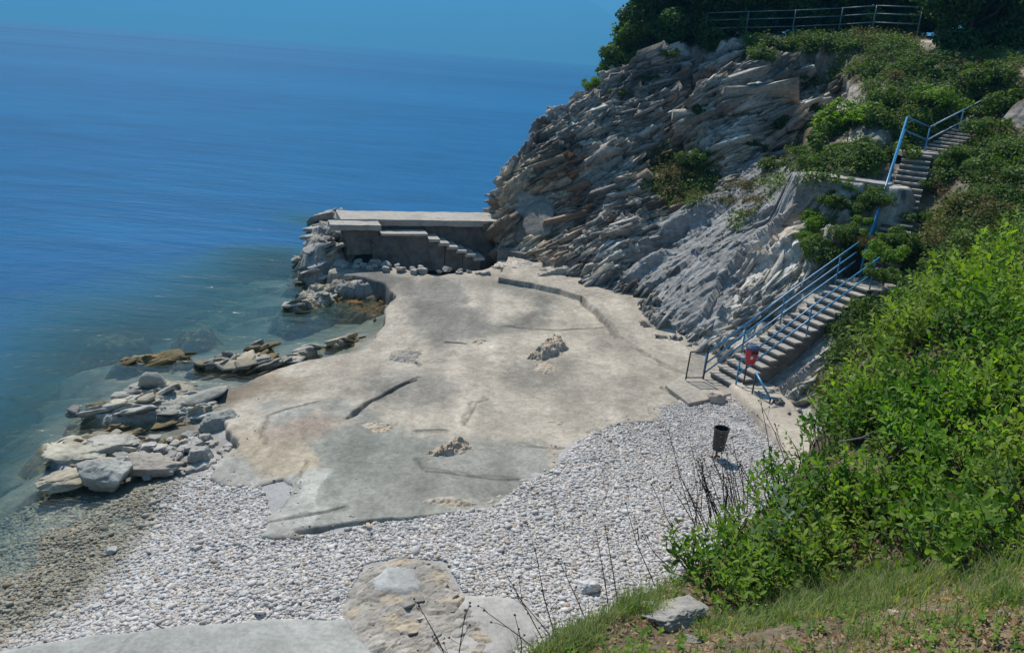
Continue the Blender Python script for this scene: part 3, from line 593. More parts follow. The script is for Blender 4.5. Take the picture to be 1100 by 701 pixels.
def build_cliff():
    nu, nv = 1150, 520
    G = cliff_grid(nu, nv)
    du = np.gradient(G, axis=0); dv = np.gradient(G, axis=1); N = np.cross(du, dv); N /= np.linalg.norm(N, axis=-1, keepdims=True)+1e-9
    if N[nu//2, nv//2, 1] > 0: N = -N
    Q = G.reshape(-1, 3); px, py = proj(G)
    fl = lambda a: a.reshape(nu, nv)
    wx = fl(fbm(Q*.5, 91, 3)*24); wy = fl(fbm(Q*.5+30, 92, 3)*18)
    def mask(poly, soft=12): return sm(-soft, soft, sdist(px+wx, py+wy, poly))
    soil = mask([(868, 205), (905, 250), (930, 300), (890, 380), (850, 440), (880, 560), (1300, 600), (1500, -50), (760, -60), (790, 42), (880, 45), (905, 70), (870, 110), (840, 150), (850, 175)], 14)
    slabm = mask([(668, 300), (715, 245), (770, 190), (830, 150), (870, 175), (860, 220), (800, 290), (765, 350), (745, 360)], 12)
    wood = mask([(560, 120), (640, 60), (700, 40), (780, 36), (780, 20), (500, 20)], 6)
    gully = mask([(690, 160), (740, 150), (775, 175), (760, 215), (715, 235), (690, 205)], 12)
    spr = mask([(556, 215), (590, 212), (606, 228), (604, 256), (585, 262), (556, 258)], 4)
    foot = mask([(690, 345), (790, 420), (880, 300), (850, 215), (800, 280), (760, 350)], 10)
    e1 = np.array([.74, .18, .65]); e1 /= np.linalg.norm(e1); nb = np.array([-.52, .55, .65]); nb = nb-(nb@e1)*e1; nb /= np.linalg.norm(nb); e3 = np.cross(e1, nb)
    R = np.stack([Q@e1, Q@nb, Q@e3], 1); R = R+fbm(Q*.22, 95, 3)[:, None]*np.array([.8, .9, .8])
    # large beds, blocks, small blocks
    b0 = facets(R/np.array([6.5, 1.6, 5.0]), 100, .5); b1 = facets(R/np.array([2.2, .52, 1.7])+3, 104, .6); b2 = facets(R/np.array([1.0, .27, .7])+7, 108, 1.0); b3 = facets(R/np.array([.40, .14, .3])+7, 112, 1.1)[0]
    sb = R[:, 1]+.25*fbm(Q*.6, 93, 3); lay = lambda T, o_: (lambda q: (q-np.floor(q)))(sb/T+o_+.3*vnoise(Q*.35, 94)); saw = (lay(.9, 0)-.5)*.42+(lay(.37, .3)-.5)*.17
    edge = (1-sm(0, .10, b1[2]))
    d = fl(b0[0]*.95+b1[0]*.52+b2[0]*.30+b3*.13-edge*.18+saw)+fl(fbm(Q*.25, 97, 3))*.5
    smooth = fl(b0[0]*.25+b1[0]*.10+b2[0]*.08+b3*.05+fbm(R*np.array([.5, 2.2, .5]), 99, 3)*.10)
    rough2 = fl(b1[0]*.45+b2[0]*.22+b3*.10)
    d = d*(1-slabm)+smooth*slabm
    d = d*(1-foot*(1-slabm))+rough2*foot*(1-slabm)
    sl = fl(fbm(Q*.7, 98, 4)*.35+b2[0]*.12+b1[0]*.22*sm(.1, .3, fbm(Q*.35, 96, 3)))
    d = d*(1-soil)+sl*soil
    d = d*(1-spr)+(.25+fl(fbm(Q*1.5, 90, 3))*.08)*spr
    d = d*(1-gully)+(-.5+fl(fbm(Q*1.2, 89, 4))*.3)*gully
    vv = np.linspace(0, 7, nv)[None, :]; d = d*sm(7.0, 6.0, vv) if False else d*(1-.8*sm(5.6, 6.2, vv))
    uu = np.linspace(0, len(CP)-1, nu)[:, None]; d = d-.55*np.exp(-((uu-2.1)/.7)**2)*sm(2.2, 3.5, vv)
    for A, B, wd in ((S0, S1, 1.0), (T0, T1, .8), (U0, U1, .8), (S1, T0, 1.0)):
        dd, zz = lin_z(G[..., 0], G[..., 1], A, B); d = d*sm(wd, wd+.5, dd)
    for pol, dep in (([(722, 70), (740, 48), (768, 50), (762, 100), (742, 125), (726, 105)], -1.3), ([(842, 70), (870, 50), (905, 62), (900, 100), (865, 140), (835, 165), (815, 160), (835, 120)], -1.5), ([(690, 140), (725, 118), (735, 150), (700, 172)], -1.0), ([(612, 205), (640, 190), (650, 235), (625, 262)], -.7),
                     ([(745, 120), (800, 80), (835, 75), (820, 120), (790, 165), (745, 170)], .9), ([(650, 100), (700, 62), (722, 70), (715, 110), (665, 140)], .5), ([(560, 165), (600, 120), (640, 110), (640, 170), (590, 205)], .4)):
        d = d+dep*sm(-8, 8, sdist(px+wx*.6, py+wy*.6, pol))
    for rl, rw, rh in (([(622, 318), (655, 292), (700, 262), (745, 236), (780, 212)], 9, .75), ([(640, 325), (680, 300), (725, 268)], 6, .4), ([(650, 285), (690, 248), (720, 235)], 6, .5), ([(560, 300), (590, 292), (620, 286)], 6, .3)):
        Dp, tp_ = ldist(px+wx*.3, py+wy*.3, rl); d = d+rh*(1-sm(rw*.4, rw, Dp))*np.minimum(1, 6*np.minimum(tp_, 1-tp_)+.2)
    G2 = carve(G+N*d[..., None])
    # ledge for the side path
    D, t = ldist(G2[..., 0], G2[..., 1], PATH); tz = np.interp(t, [0, 1], [PATH[0][2], PATH[-1][2]])
    m = 1-sm(.6, 1.3, D); G2[..., 2] = G2[..., 2]*(1-m)+(tz-.04)*m
    G2[..., 2] = G2[..., 2]
    sd = np.minimum(lin_z(G2[..., 0], G2[..., 1], T0, T1)[0], lin_z(G2[..., 0], G2[..., 1], S0, S1)[0])
    zone = (1-sm(2.5, 4.0, D))*sm(.8, 1.2, sd)*sm(.55, .8, D); G2[..., 1] -= zone*(sl*.9+.1); G2[..., 0] -= zone*sl*.5
    # colour: stone tones per bed and block, with shadow contrast painted in
    g = (.43+.18*(b1[1]-.5)+.20*(b2[1]-.5)+.14*fbm(Q*.3, 120, 4)); g = fl(g)
    col = g[..., None]*np.array([1.0, .965, .90])
    grey = fl(sm(0, .35, fbm(Q*.4+11, 121, 4)))[..., None]; col = col*(1-.42*grey*np.array([1.0, .98, .95]))*np.array([1.04, 1.0, .93])
    shade_stn = fl(sm(.05, .22, fbm(Q*.9+60, 134, 5, .65))*sm(-.2, .2, fbm(Q*.25+5, 135, 3)))[..., None]; col = col*(1-.62*shade_stn)  # random dark staining, put in to mimic deep shadows on the rock
    och = fl(sm(.28, .5, fbm(Q*.38+31, 122, 4))*.4)[..., None]*(1-slabm[..., None]); col = col*(1-och)+np.array([.36, .24, .13])*och
    warm = mask([(535, 185), (575, 170), (625, 190), (640, 240), (600, 300), (530, 270)], 14)[..., None]; col = col*(1+warm*(np.array([1.12, .97, .82])-1))
    red = mask([(600, 190), (625, 175), (640, 215), (612, 240)], 10)[..., None]; col = col*(1-red*.7)+np.array([.30, .15, .09])*red*.7
    red = mask([(735, 60), (760, 50), (765, 90), (740, 100)], 10)[..., None]; col = col*(1-red*.7)+np.array([.28, .13, .08])*red*.7
    sm_ = slabm[..., None]; colS = np.array([.30, .30, .29])*(1+.5*fl(fbm(R*np.array([.5, 3.0, .5]), 123, 5))[..., None]); col = col*(1-sm_)+colS*sm_
    lightfoot = (foot*(1-slabm))[..., None]; col = col*(1+.3*lightfoot)
    s_ = (soil*(fl(sm(-.25, .1, fbm(Q*.5, 126, 4)))))[..., None]; cs = np.array([.15, .12, .075])*(1+.6*fl(fbm(Q*1.7, 125, 4))[..., None]); col = col*(1-s_)+cs*s_
    g_ = gully[..., None]; cg = np.array([.21, .16, .07])*(1+.5*fl(fbm(Q*2, 127, 4))[..., None]); col = col*(1-.8*g_)+cg*.8*g_
    sp = spr[..., None]; cc = np.array([.33, .30, .26])*(1+.3*fl(fbm(Q*1.6, 128, 4))[..., None]); col = col*(1-sp)+cc*sp
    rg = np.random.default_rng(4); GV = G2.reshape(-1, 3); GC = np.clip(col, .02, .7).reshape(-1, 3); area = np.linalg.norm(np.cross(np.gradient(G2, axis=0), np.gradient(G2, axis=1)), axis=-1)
    wgt = area*(1-.985*soil)*(1-spr)*(1-.8*gully)*(1-.93*slabm)*(1-.35*foot)*sm(1.5, 2.0, sd)*sm(2.8, 3.6, D)*(vv < 5.6)*(vv > .2)*(.12+sm(-.25, .15, fl(fbm(Q*.55, 133, 3)))); wgt[:int(nu*.19)] = 0; wgt = (wgt/wgt.sum()).ravel()
    allV = [GV]; f0 = gridf(nu, nv); allF = [f0[:, [0, 1, 2]], f0[:, [0, 2, 3]]]; allC = [GC]; b_ = len(GV)
    sl_ = slabm.ravel(); ft_ = foot.ravel(); NN = N.reshape(-1, 3)
    for cnt, hi, mu, sg, prot in ((350, False, 1.3, .3, .12), (6000, False, .6, .35, .07), (18000, False, .26, .35, .04)):
        pk = rg.choice(len(GV), cnt, p=wgt); sz = np.exp(rg.normal(0, sg, cnt))*mu*(1-.45*sl_[pk])*(1-.3*ft_[pk])
        tw = fbm(GV[pk]*.16, 131, 3)[:, None]; tw2 = fbm(GV[pk]*.16+40, 132, 3)[:, None]
        BVt, BF, k_ = blocks(GV[pk]-NN[pk]*(np.minimum(sz, 2.2)*.46-rg.uniform(.0, prot, cnt))[:, None], np.minimum(sz, 2.2), 40+int(mu*10), e1+nb*tw*1.0+e3*tw2*.5, nb-e1*tw*1.0, hi, jit=.16, dims=(1.5, 1.0, .17 if mu > .3 else .35))
        allV.append(BVt); allF.append(BF+b_); b_ += len(BVt); allC.append(np.repeat(np.clip(GC[pk]*rg.uniform(.72, 1.35, (cnt, 1)), .02, .7), k_, 0))
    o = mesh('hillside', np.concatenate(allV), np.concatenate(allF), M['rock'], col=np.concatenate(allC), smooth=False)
    tag(o, None, None, kind='structure'); o['label'] = 'steep limestone headland with tilted beds above the beach'
    s = 3; Gs = G2[::s, ::s]; f = gridf(Gs.shape[0], Gs.shape[1])
    return BVHTree.FromPolygons([tuple(p) for p in Gs.reshape(-1, 3)], [tuple(int(i) for i in q) for q in f])
CB = build_cliff()

# ------------------------------------------------------------------ near bank
def sil(px, py, Y, off, dz=(1.6, 4.5)):
    p = aty(px, py, Y); p[2] -= off
    return [p, p+np.array([.5, .8, -1.7]), p+np.array([1.3, 2.6, -4.9]), np.array([p[0]+2.3, p[1]+5.5, .3])]
def nrib(l, off):
    Q = [aty(*p) for p in l[:-1]]; Q[-1][2] -= off*.8
    return Q+sil(*l[-1], off)
nr = [nrib([(300, 900, 2.2), (400, 830, 2.7), (470, 780, 3.1), (500, 745, 3.5)], .0),
      nrib([(470, 850, 2.4), (515, 770, 2.9), (550, 730, 3.35), (575, 702, 3.8)], .02),
      nrib([(640, 850, 2.2), (650, 750, 2.85), (660, 690, 3.5), (668, 650, 4.1)], .05),
      nrib([(800, 850, 2.1), (780, 730, 2.8), (755, 650, 3.7), (735, 590, 4.6)], .22),
      nrib([(930, 850, 2.0), (900, 720, 2.7), (850, 600, 4.0), (800, 525, 5.4)], .4),
      nrib([(1050, 850, 1.9), (1000, 700, 2.7), (940, 560, 4.3), (870, 450, 6.6)], .45),
      nrib([(1180, 850, 1.8), (1100, 680, 2.6), (1020, 500, 4.6), (935, 345, 8.5)], .5),
      nrib([(1300, 850, 1.6), (1220, 650, 2.5), (1120, 450, 4.8), (1020, 265, 9.5)], .5),
      nrib([(1450, 850, 1.5), (1380, 620, 2.4), (1250, 400, 5), (1110, 215, 10.5)], .5),
      nrib([(1700, 800, 1.2), (1600, 560, 2.2), (1400, 300, 5), (1220, 150, 12)], .5)]
NP_ = np.array(nr)
def build_bank():
    nu, nv = 420, 420
    A = catmull(NP_, np.linspace(0, len(NP_)-1, nu)); G = np.swapaxes(catmull(np.swapaxes(A, 0, 1), np.linspace(0, 6, nv)), 0, 1)
    Q = G.reshape(-1, 3); px, py = proj(G)
    G = G.copy(); G[..., 2] += (fbm(Q*1.2, 140, 4)*.07+fbm(Q*7, 141, 4)*.02).reshape(nu, nv)
    n = fbm(Q*1.6, 142, 5).reshape(nu, nv)[..., None]; n2 = fbm(Q*9, 143, 3).reshape(nu, nv)[..., None]
    a = np.array([.33, .25, .175]); b = np.array([.14, .115, .07]); w = sm(-.15, .25, n); bare = sm(-20, 20, sdist(px, py, [(930, 650), (1010, 625), (1120, 640), (1120, 720), (900, 720)]))[..., None]
    col = b*(1-w*.5)+a*w*.5; col = col*(1-bare*.8)+a*bare*.8; col = col*(1+.4*n2)
    o = mesh('slope', G.reshape(-1, 3), gridf(nu, nv), M['soil'], col=np.clip(col, .02, .7).reshape(-1, 3), smooth=True); tag(o, None, None, kind='structure'); o['label'] = 'dry brown bank below the viewpoint, under shrubs and grass'
    s = 3; Gs = G[::s, ::s]; f = gridf(Gs.shape[0], Gs.shape[1])
    return BVHTree.FromPolygons([tuple(p) for p in Gs.reshape(-1, 3)], [tuple(int(i) for i in q) for q in f])
NB = build_bank()
def cast(bv, px, py):
    r = ray(px, py); r = r/np.linalg.norm(r); h = bv.ray_cast(Vector((0, 0, EYE)), Vector(r))
    return None if h[0] is None else (np.array(h[0]), np.array(h[1]))
def drop(bv, x, y):
    h = bv.ray_cast(Vector((x, y, 60)), Vector((0, 0, -1))); return None if h[0] is None else np.array(h[0])

# ------------------------------------------------------------------ pier
def build_pier():
    t = empty('pier', (-8.9, 38.1, 0), 'low concrete pier with a shaded wall and steps running out to sea', 'pier')
    a = math.radians(19); t.rotation_euler = (0, 0, a)
    # local frame: x along the pier, y away from the beach
    def blk(name, x0, x1, y0, y1, z0, z1, mat='wallconc', rough=.02, parent=t, skew=0):
        nx, ny, nz = max(2, int((x1-x0)/.12)), max(2, int((y1-y0)/.12)), max(2, int((z1-z0)/.12))
        import bmesh
        bm = bmesh.new(); bmesh.ops.create_cube(bm, size=1)
        for v in bm.verts: v.co = ((x0+x1)/2+v.co.x*(x1-x0), (y0+y1)/2+v.co.y*(y1-y0), (z0+z1)/2+v.co.z*(z1-z0))
        for ax, n in ((0, nx), (1, ny), (2, nz)):
            for k in range(1, min(n, 60)):
                lo, hi = ((x0, x1), (y0, y1), (z0, z1))[ax]; no = [0, 0, 0]; no[ax] = 1; co = [0, 0, 0]; co[ax] = lo+(hi-lo)*k/min(n, 60)
                bmesh.ops.bisect_plane(bm, geom=bm.verts[:]+bm.edges[:]+bm.faces[:], plane_co=co, plane_no=no)
        bm.verts.index_update(); bm.normal_update()
        P = np.array([v.co[:] for v in bm.verts]); nrm = np.array([v.normal[:] for v in bm.verts]); D = (fbm(P*1.7+x0, 150, 4)*rough*3)[:, None]
        P = P+nrm*D; me = bpy.data.meshes.new(name)
        for v, p in zip(bm.verts, P): v.co = p
        bm.to_mesh(me); bm.free(); me.materials.append(M[mat]); o = bpy.data.objects.new(name, me); C.objects.link(o); o.parent = parent; return o
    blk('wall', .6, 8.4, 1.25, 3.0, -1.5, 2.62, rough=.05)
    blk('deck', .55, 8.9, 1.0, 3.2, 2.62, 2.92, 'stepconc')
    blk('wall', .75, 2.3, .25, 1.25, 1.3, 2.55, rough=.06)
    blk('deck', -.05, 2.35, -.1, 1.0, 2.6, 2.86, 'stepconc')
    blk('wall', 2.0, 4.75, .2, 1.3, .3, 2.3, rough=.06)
    blk('landing', 2.4, 4.7, .08, 1.25, 2.3, 2.42, 'stepconc')
    zs = np.linspace(2.2, 1.25, 6)
    for k in range(6):
        x0 = 4.72+k*.47
        blk('step', x0, x0+.56, -.12, 1.25, zs[k]-.14, zs[k], 'stepconc', .012)
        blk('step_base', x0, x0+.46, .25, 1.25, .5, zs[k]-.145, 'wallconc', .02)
    return t
build_pier()
# broken blocks and small terrace between pier and cliff
def crag(px, py, Y, size, label, col, seed, stretch=(1, 1, 1), rot=(0, 0, 0), name='crag', sub=5, n=26, group=None, cat='rock'):
    V, Fc = boulder_mesh(seed, n=n, sub=sub, flat=1, rough=.10)
    V = V*np.array(stretch)*size*.5; h, i_, e = facets(V/size*np.array([3.2, 3.2, 6])+seed, seed, .8); V = V*(1+.22*h[:, None])
    c = np.array(col)*(1+.25*(i_-.5)+.3*fbm(V*2+seed, 3, 4))[:, None]
    o = mesh(name, V, Fc, M['boulder'], col=c); o.location = tuple(aty(px, py, Y)); o.rotation_euler = rot
    return tag(o, label, cat, group)
crag(550, 262, 42, 1.6, 'pinkish broken rock filling the gap between pier deck and cliff', (.45, .38, .31), 301, (1.2, 1, .8))
crag(560, 290, 38.6, 1.6, 'crumbling pale rock mass below the small terrace beside the pier steps', (.48, .43, .36), 302, (1.8, .9, .6))
crag(600, 296, 37.7, 1.6, 'crumbling pale rock mass below the small terrace nearest the cliff', (.48, .43, .36), 303, (1.6, .9, .5))
def sprayed():
    n = 44; G = np.zeros((n, n, 3)); pts = []; r0 = ray(578, 236); r0 = r0/np.linalg.norm(r0)
    for i in range(n):
        for j in range(n):
            px, py = 553+50*i/(n-1), 211+50*j/(n-1); h = cast(CB, px, py); G[i, j] = h[0] if h is not None and h[0][1] > 38 and h[0][1] < 46 else aty(px, py, 41.6)
    D = (G*r0).sum(-1)-np.array([0, 0, EYE])@r0; 
    for _ in range(60):
        E_ = np.pad(D, 1, mode='edge'); D = (E_[:-2, 1:-1]+E_[2:, 1:-1]+E_[1:-1, :-2]+E_[1:-1, 2:])/4
    I, J = np.meshgrid(np.linspace(-1, 1, n), np.linspace(-1, 1, n), indexing='ij'); Q = np.stack([I, J, 0*I], -1).reshape(-1, 3)
    rr = np.sqrt(I**2*1.15+J**2)+(fbm(Q*2.2, 5, 4)*.22).reshape(n, n)
    off = -.42+.9*sm(.72, 1.0, rr)+(fbm(Q*3, 6, 4)*.05).reshape(n, n)
    V = np.zeros((n, n, 3))
    for i in range(n):
        for j in range(n):
            q = ray(553+50*i/(n-1), 211+50*j/(n-1)); q = q/np.linalg.norm(q); t = (D[i, j]+off[i, j])/(q@r0); V[i, j] = np.array([0, 0, EYE])+q*t
    c = (np.array([.28, .255, .215])*(1+.45*fbm(Q*1.3+3, 7, 5))[:, None]); Vb = V.reshape(-1, 3); back = Vb+r0*.5; f = gridf(n, n); N_ = len(Vb)
    o = mesh('concrete_patch', np.concatenate([Vb, back]), np.concatenate([f, f[:, ::-1]+N_]), M['boulder'], col=np.concatenate([c, c]), smooth=True); tag(o, 'smooth grey brown concrete patch plastered on the cliff foot behind the pier', 'concrete')
sprayed()
def terr():
    P = [aty(534, 270, 40.6), aty(604, 282, 38.9), aty(640, 282, 38.6), aty(640, 262, 41), aty(545, 252, 42)]
    z = 1.75; mb = MB(); lo = [(p[0], p[1], .6) for p in P]; hi = [(p[0], p[1], z+.1*(i in (3, 4))) for i, p in enumerate(P)]; n = len(P)
    mb.add(lo+hi, [tuple(range(n))[::-1], tuple(range(n, 2*n))]+[(i, (i+1) % n, n+(i+1) % n, n+i) for i in range(n)])
    o = mb.build('terrace', M['wallconc'], bevel=.04); tag(o, 'small raised concrete terrace at the foot of the cliff beside the pier', 'terrace')
terr()

# ------------------------------------------------------------------ stairs
def railing(name, label, pts, posts, h, mat, rails=(1.0, .55), r=.028, lean=None, group=None):
    t = empty(name, pts[0], label, 'railing', group); o0 = np.array(pts[0], float)
    for k, hh in enumerate(rails):
        MB().tube([np.array(p)+np.array([0, 0, h*hh])-o0 for p in pts], r, 8).build('handrail' if k == 0 else 'rail', mat, t, smooth=True)
    for p in posts:
        MB().tube([np.array(p)-o0-np.array([0, 0, .25]), np.array(p)-o0+np.array([0, 0, h-.02])], r*1.05, 8).build('post', mat, t, smooth=True)
    return t
def flight(name, label, A, B, n, width, side=None):
    A = np.array(A, float); B = np.array(B, float); e = (B-A); e[2] = 0; L = np.linalg.norm(e); u = e/L; v = np.array([-u[1], u[0], 0]); t = empty(name, A, label, 'stairs')
    dz = (B[2]-A[2])/n; dx = L/n
    for k in range(n):
        rr = random.uniform(-.02, .02)
        c = u*(dx*(k+.5))+np.array([0, 0, dz*(k+1)])
        MB().box(c+np.array([0, 0, -.035]), (dx+.05, width+rr, .07), u).build('tread', M['stepconc'], t, bevel=.012)
        b = 1.3
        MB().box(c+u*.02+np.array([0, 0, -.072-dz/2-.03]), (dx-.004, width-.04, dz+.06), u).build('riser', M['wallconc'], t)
    # sloped carriage under the steps
    lo = 0.55
    P = [A-A+v*s*(width/2-.06)+u*q*L+np.array([0, 0, z]) for z in (0,) for q in (0,) for s in (0,)]
    a0 = np.array([0, 0, -.12]); b0 = u*L+np.array([0, 0, B[2]-A[2]-.12])
    w = width/2-.05
    V = [a0-v*w+np.array([0, 0, -1.0]), b0-v*w+np.array([0, 0, -1.2]), b0+v*w+np.array([0, 0, -1.2]), a0+v*w+np.array([0, 0, -1.0]), a0-v*w, b0-v*w, b0+v*w, a0+v*w]
    MB().hull8(V).build('carriage', M['wallconc'], t)
    return t, u, v, dx, dz
ft, u, v, dx, dz = flight('staircase', 'lower concrete stair flight climbing from the beach between blue rails', S0, S1, 17, 1.35)
def on(A, B, q, side): p = A+(B-A)*q; return p+v*side
# near rail
nq = lambda q, s: S0+(S1-S0)*q+v*s+np.array([0, 0, .12 if q > 0 else .0])
railing('railing', 'blue railing on the beach side of the lower stairs', [nq(0, -.62), nq(.5, -.62), nq(1.0, -.62)], [nq(0, -.62), nq(.5, -.62), nq(.97, -.62)], 1.0, M['blue'])
railing('railing', 'blue railing on the cliff side of the lower stairs', [nq(-.06, .62), nq(.5, .62), nq(.92, .62), nq(1.06, .62)], [nq(-.06, .62), nq(.22, .62), nq(.5, .62), nq(.92, .62)], 1.05, M['blue'], rails=(1, .66, .33))
# landing between flights
mb = MB(); mb.box((S1+T0)/2+np.array([.1, 0, -.15]), (1.7, 1.6, .3), (S1-T0)*np.array([1, 1, 0])); tag(mb.build('landing', M['stepconc'], bevel=.02), 'small concrete landing hidden in bushes between the two flights', 'landing')
ft2, u2, v2, dx2, dz2 = flight('staircase', 'upper concrete stair flight rising through the bushes with a railing on its left', T0, T1, 21, 1.1)
q2 = lambda q, s: T0+(T1-T0)*q+v2*s+np.array([0, 0, .1])
corner = q2(1.06, .72)
railing('railing', 'blue railing on the left of the upper stairs', [q2(-.05, .70), q2(.5, .70), corner], [q2(-.02, .70), q2(.33, .70), q2(.66, .70), corner], 1.05, M['blue'], rails=(1.0, .55), r=.04)
# top landing rail and last flight turning right
LR = aty(993, 164, 35.2)
mb = MB(); mb.box(T1+np.array([.35, .55, -.02]), (1.9, 1.3, .22), (1, .12, 0)); tag(mb.build('landing', M['stepconc'], bevel=.02), 'concrete landing at the top of the upper stairs', 'landing')
railing('railing', 'short blue railing across the back of the top landing', [corner, LR], [corner, LR], 1.05, M['blue'], rails=(1, .5), r=.03)
END = aty(1062, 127, 38.2)
railing('railing', 'pale sunlit railing climbing to the right from the top landing', [LR, (LR+END)/2, END], [(LR+END)/2, END], 1.05, plain('sunlit pale blue paint', (.42, .55, .66), .35), rails=(1, .5), r=.028)  # paler than the other blue rails: sunlit look put into the colour
UA = aty(1000, 166, 35.0); UB = aty(1040, 140, 36.4)
flight('staircase', 'last short flight of pale steps turning right at the top', UA, UB, 8, 1.1)

# side path
def strip(name, pts, w, th, mat, label, cat=None, kind=None):
    mb = MB(); P = [np.array(p) for p in pts]; n = len(P); L = []; Rr = []
    for k in range(n):
        d = P[min(k+1, n-1)]-P[max(k-1, 0)]; d[2] = 0; d /= np.linalg.norm(d); s = np.array([-d[1], d[0], 0]); ww = w*(.85+.3*random.random()); L.append(P[k]+s*ww/2); Rr.append(P[k]-s*ww/2)
    up = np.array([0, 0, 0]); dn = np.array([0, 0, -th])
    V = L+Rr+[p+dn for p in L]+[p+dn for p in Rr]; Fc = []
    for k in range(n-1):
        Fc += [(n+k, n+k+1, k+1, k), (k, k+1, 2*n+k+1, 2*n+k), (n+k+1, n+k, 3*n+k, 3*n+k+1), (2*n+k, 2*n+k+1, 3*n+k+1, 3*n+k)]
    Fc += [(0, 2*n, 3*n, n), (n-1, 2*n-1, 4*n-1, 3*n-1)]
    mb.add(V, Fc); o = mb.build(name, mat); tag(o, label, cat, kind=kind); return o
pth = []
for k in range(14):
    q = k/13; i = min(int(q*3), 2); f = q*3-i; pth.append(np.array(PATH[i])*(1-f)+np.array(PATH[i+1])*f+np.array([0, random.uniform(-.06, .06), .03]))
strip('footpath', pth, 1.25, .12, M['stepconc'], 'grey ledge path leading left off the upper stairs', kind='structure')

# ------------------------------------------------------------------ things at the stair foot
fb = onslab(736, 411); fb[2] += .13
def panel_frame():
    t = empty('panel_frame', fb, 'dark steel frame with a dusty clear panel at the stair foot', 'railing'); w = np.array([.60, .08, .02]); h = np.array([.03, 0, .98])
    for p in (np.zeros(3), w): MB().tube([p, p+h], .026, 8).build('post', M['darksteel'], t, smooth=True)
    MB().tube([h, w+h], .026, 8).build('top_rail', M['darksteel'], t, smooth=True)
    MB().tube([h*.06, w+h*.06], .022, 8).build('bottom_rail', M['darksteel'], t, smooth=True)
    MB().hull8([w*.05+h*.08+np.array([0, y, 0]) for y in (0,)]+[w*.95+h*.08, w*.95+h*.08+np.array([0, .008, 0]), w*.05+h*.08+np.array([0, .008, 0]), w*.05+h*.97, w*.95+h*.97, w*.95+h*.97+np.array([0, .008, 0]), w*.05+h*.97+np.array([0, .008, 0])]).build('panel', M['glass'], t)
panel_frame()
# broken slab under it
mb = MB(); P = [onslab(a, b) for a, b in [(714, 416), (740, 436), (775, 428), (800, 418), (775, 402), (740, 400)]]; z1 = fb[2]-.05; n = len(P)
mb.add([(p[0], p[1], .6) for p in P]+[(p[0], p[1], z1) for p in P], [tuple(range(n))[::-1], tuple(range(n, 2*n))]+[(i, (i+1) % n, n+(i+1) % n, n+i) for i in range(n)])
tag(mb.build('stair_footing', stone('stair footing concrete', (.40, .36, .30), .6, 6, .8, .03, usecol=False), bevel=.04), 'broken raised concrete footing in front of the stairs', 'concrete')
def ring(cx, cy, z, rx, ry, n, tw=0): return [(cx+rx*math.cos(2*math.pi*k/n+tw), cy+ry*math.sin(2*math.pi*k/n+tw), z) for k in range(n)]
def loft(rings, closed=True):
    n = len(rings[0]); V = [p for r in rings for p in r]; Fc = [(k*n+j, k*n+(j+1) % n, (k+1)*n+(j+1) % n, (k+1)*n+j) for k in range(len(rings)-1) for j in range(n)]
    if closed: Fc += [tuple(range(n))[::-1], tuple((len(rings)-1)*n+j for j in range(n))]
    return V, Fc
def red_bin():
    p = aty(801, 417, 24.9); g = p.copy()
    t = empty('litter_bin', p, 'red litter bin with a dark lid on a post at the stair foot', 'litter bin', rz=.25)
    MB().tube([(0, .16, -.3), (0, .16, .95)], .025).build('post', M['darksteel'], t, smooth=True)
    V, Fc = loft([ring(0, 0, .78, .12, .10, 16), ring(0, 0, .80, .145, .12, 16), ring(0, 0, 1.08, .185, .155, 16), ring(0, 0, 1.24, .195, .165, 16)]); b = MB().add(V, Fc).build('bin_body', M['red'], t, smooth=False, bevel=.01)
    V, Fc = loft([ring(0, 0, 1.24, .205, .175, 16), ring(0, 0, 1.29, .205, .175, 16), ring(0, .02, 1.36, .15, .12, 16)]); MB().add(V, Fc).build('lid', M['lid'], t, bevel=.01)
    MB().box((0, -.168, 1.17), (.22, .02, .075)).build('opening', M['black'], t)
    MB().box((-.07, -.152, 1.02), (.07, .015, .09)).build('sticker', M['white'], t)
    t.scale = (1.1,)*3
red_bin()
def black_bin():
    p = onground(770, 490); t = empty('litter_bin', p, 'black litter bin tilted on a short post in the pebbles', 'litter bin', rz=.3); t.rotation_euler = (.03, .0, .2)
    MB().tube([(0, .05, -.3), (0.0, .03, .62)], .03).build('post', M['darksteel'], t, smooth=True)
    V, Fc = loft([ring(0, 0, .22, .155, .145, 20), ring(0, 0, .25, .165, .155, 20), ring(0, 0, .80, .205, .19, 20), ring(0, 0, .84, .225, .21, 20), ring(0, 0, .87, .225, .21, 20), ring(0, 0, .87, .195, .18, 20), ring(0, 0, .45, .16, .15, 20)]); MB().add(V, Fc).build('bin_body', M['black'], t, smooth=False)
    MB().tube([(-.12, -.06, .0), (-.05, -.07, .07), (.05, -.05, .02)], .035).build('base_bracket', M['rust'], t)
black_bin()
def pipe_stand():
    a = aty(807, 428, 24.3); t = empty('pipe_stand', a, 'blue pipe sloping between two dark posts beside the stair foot', 'pipe stand'); z = np.zeros(3)
    d = aty(824, 447, 23.6)-a
    MB().tube([(0, 0, -.3), (0, 0, .88)], .028).build('post', M['darksteel'], t, smooth=True)
    MB().tube([d+np.array([0, 0, -.3]), d+np.array([0, 0, .6])], .028).build('post', M['darksteel'], t, smooth=True)
    MB().tube([(0, 0, .90), d+np.array([-.02, 0, .62])], .034).build('pipe', M['blue'], t, smooth=True)
    MB().tube([d+np.array([-.1, .1, .62]), d+np.array([.2, -.02, .64])], .03).build('cross_pipe', M['blue'], t, smooth=True)
    MB().box(d+np.array([.22, 0, .60]), (.28, .2, .05)).build('plate', M['darksteel'], t)
pipe_stand()

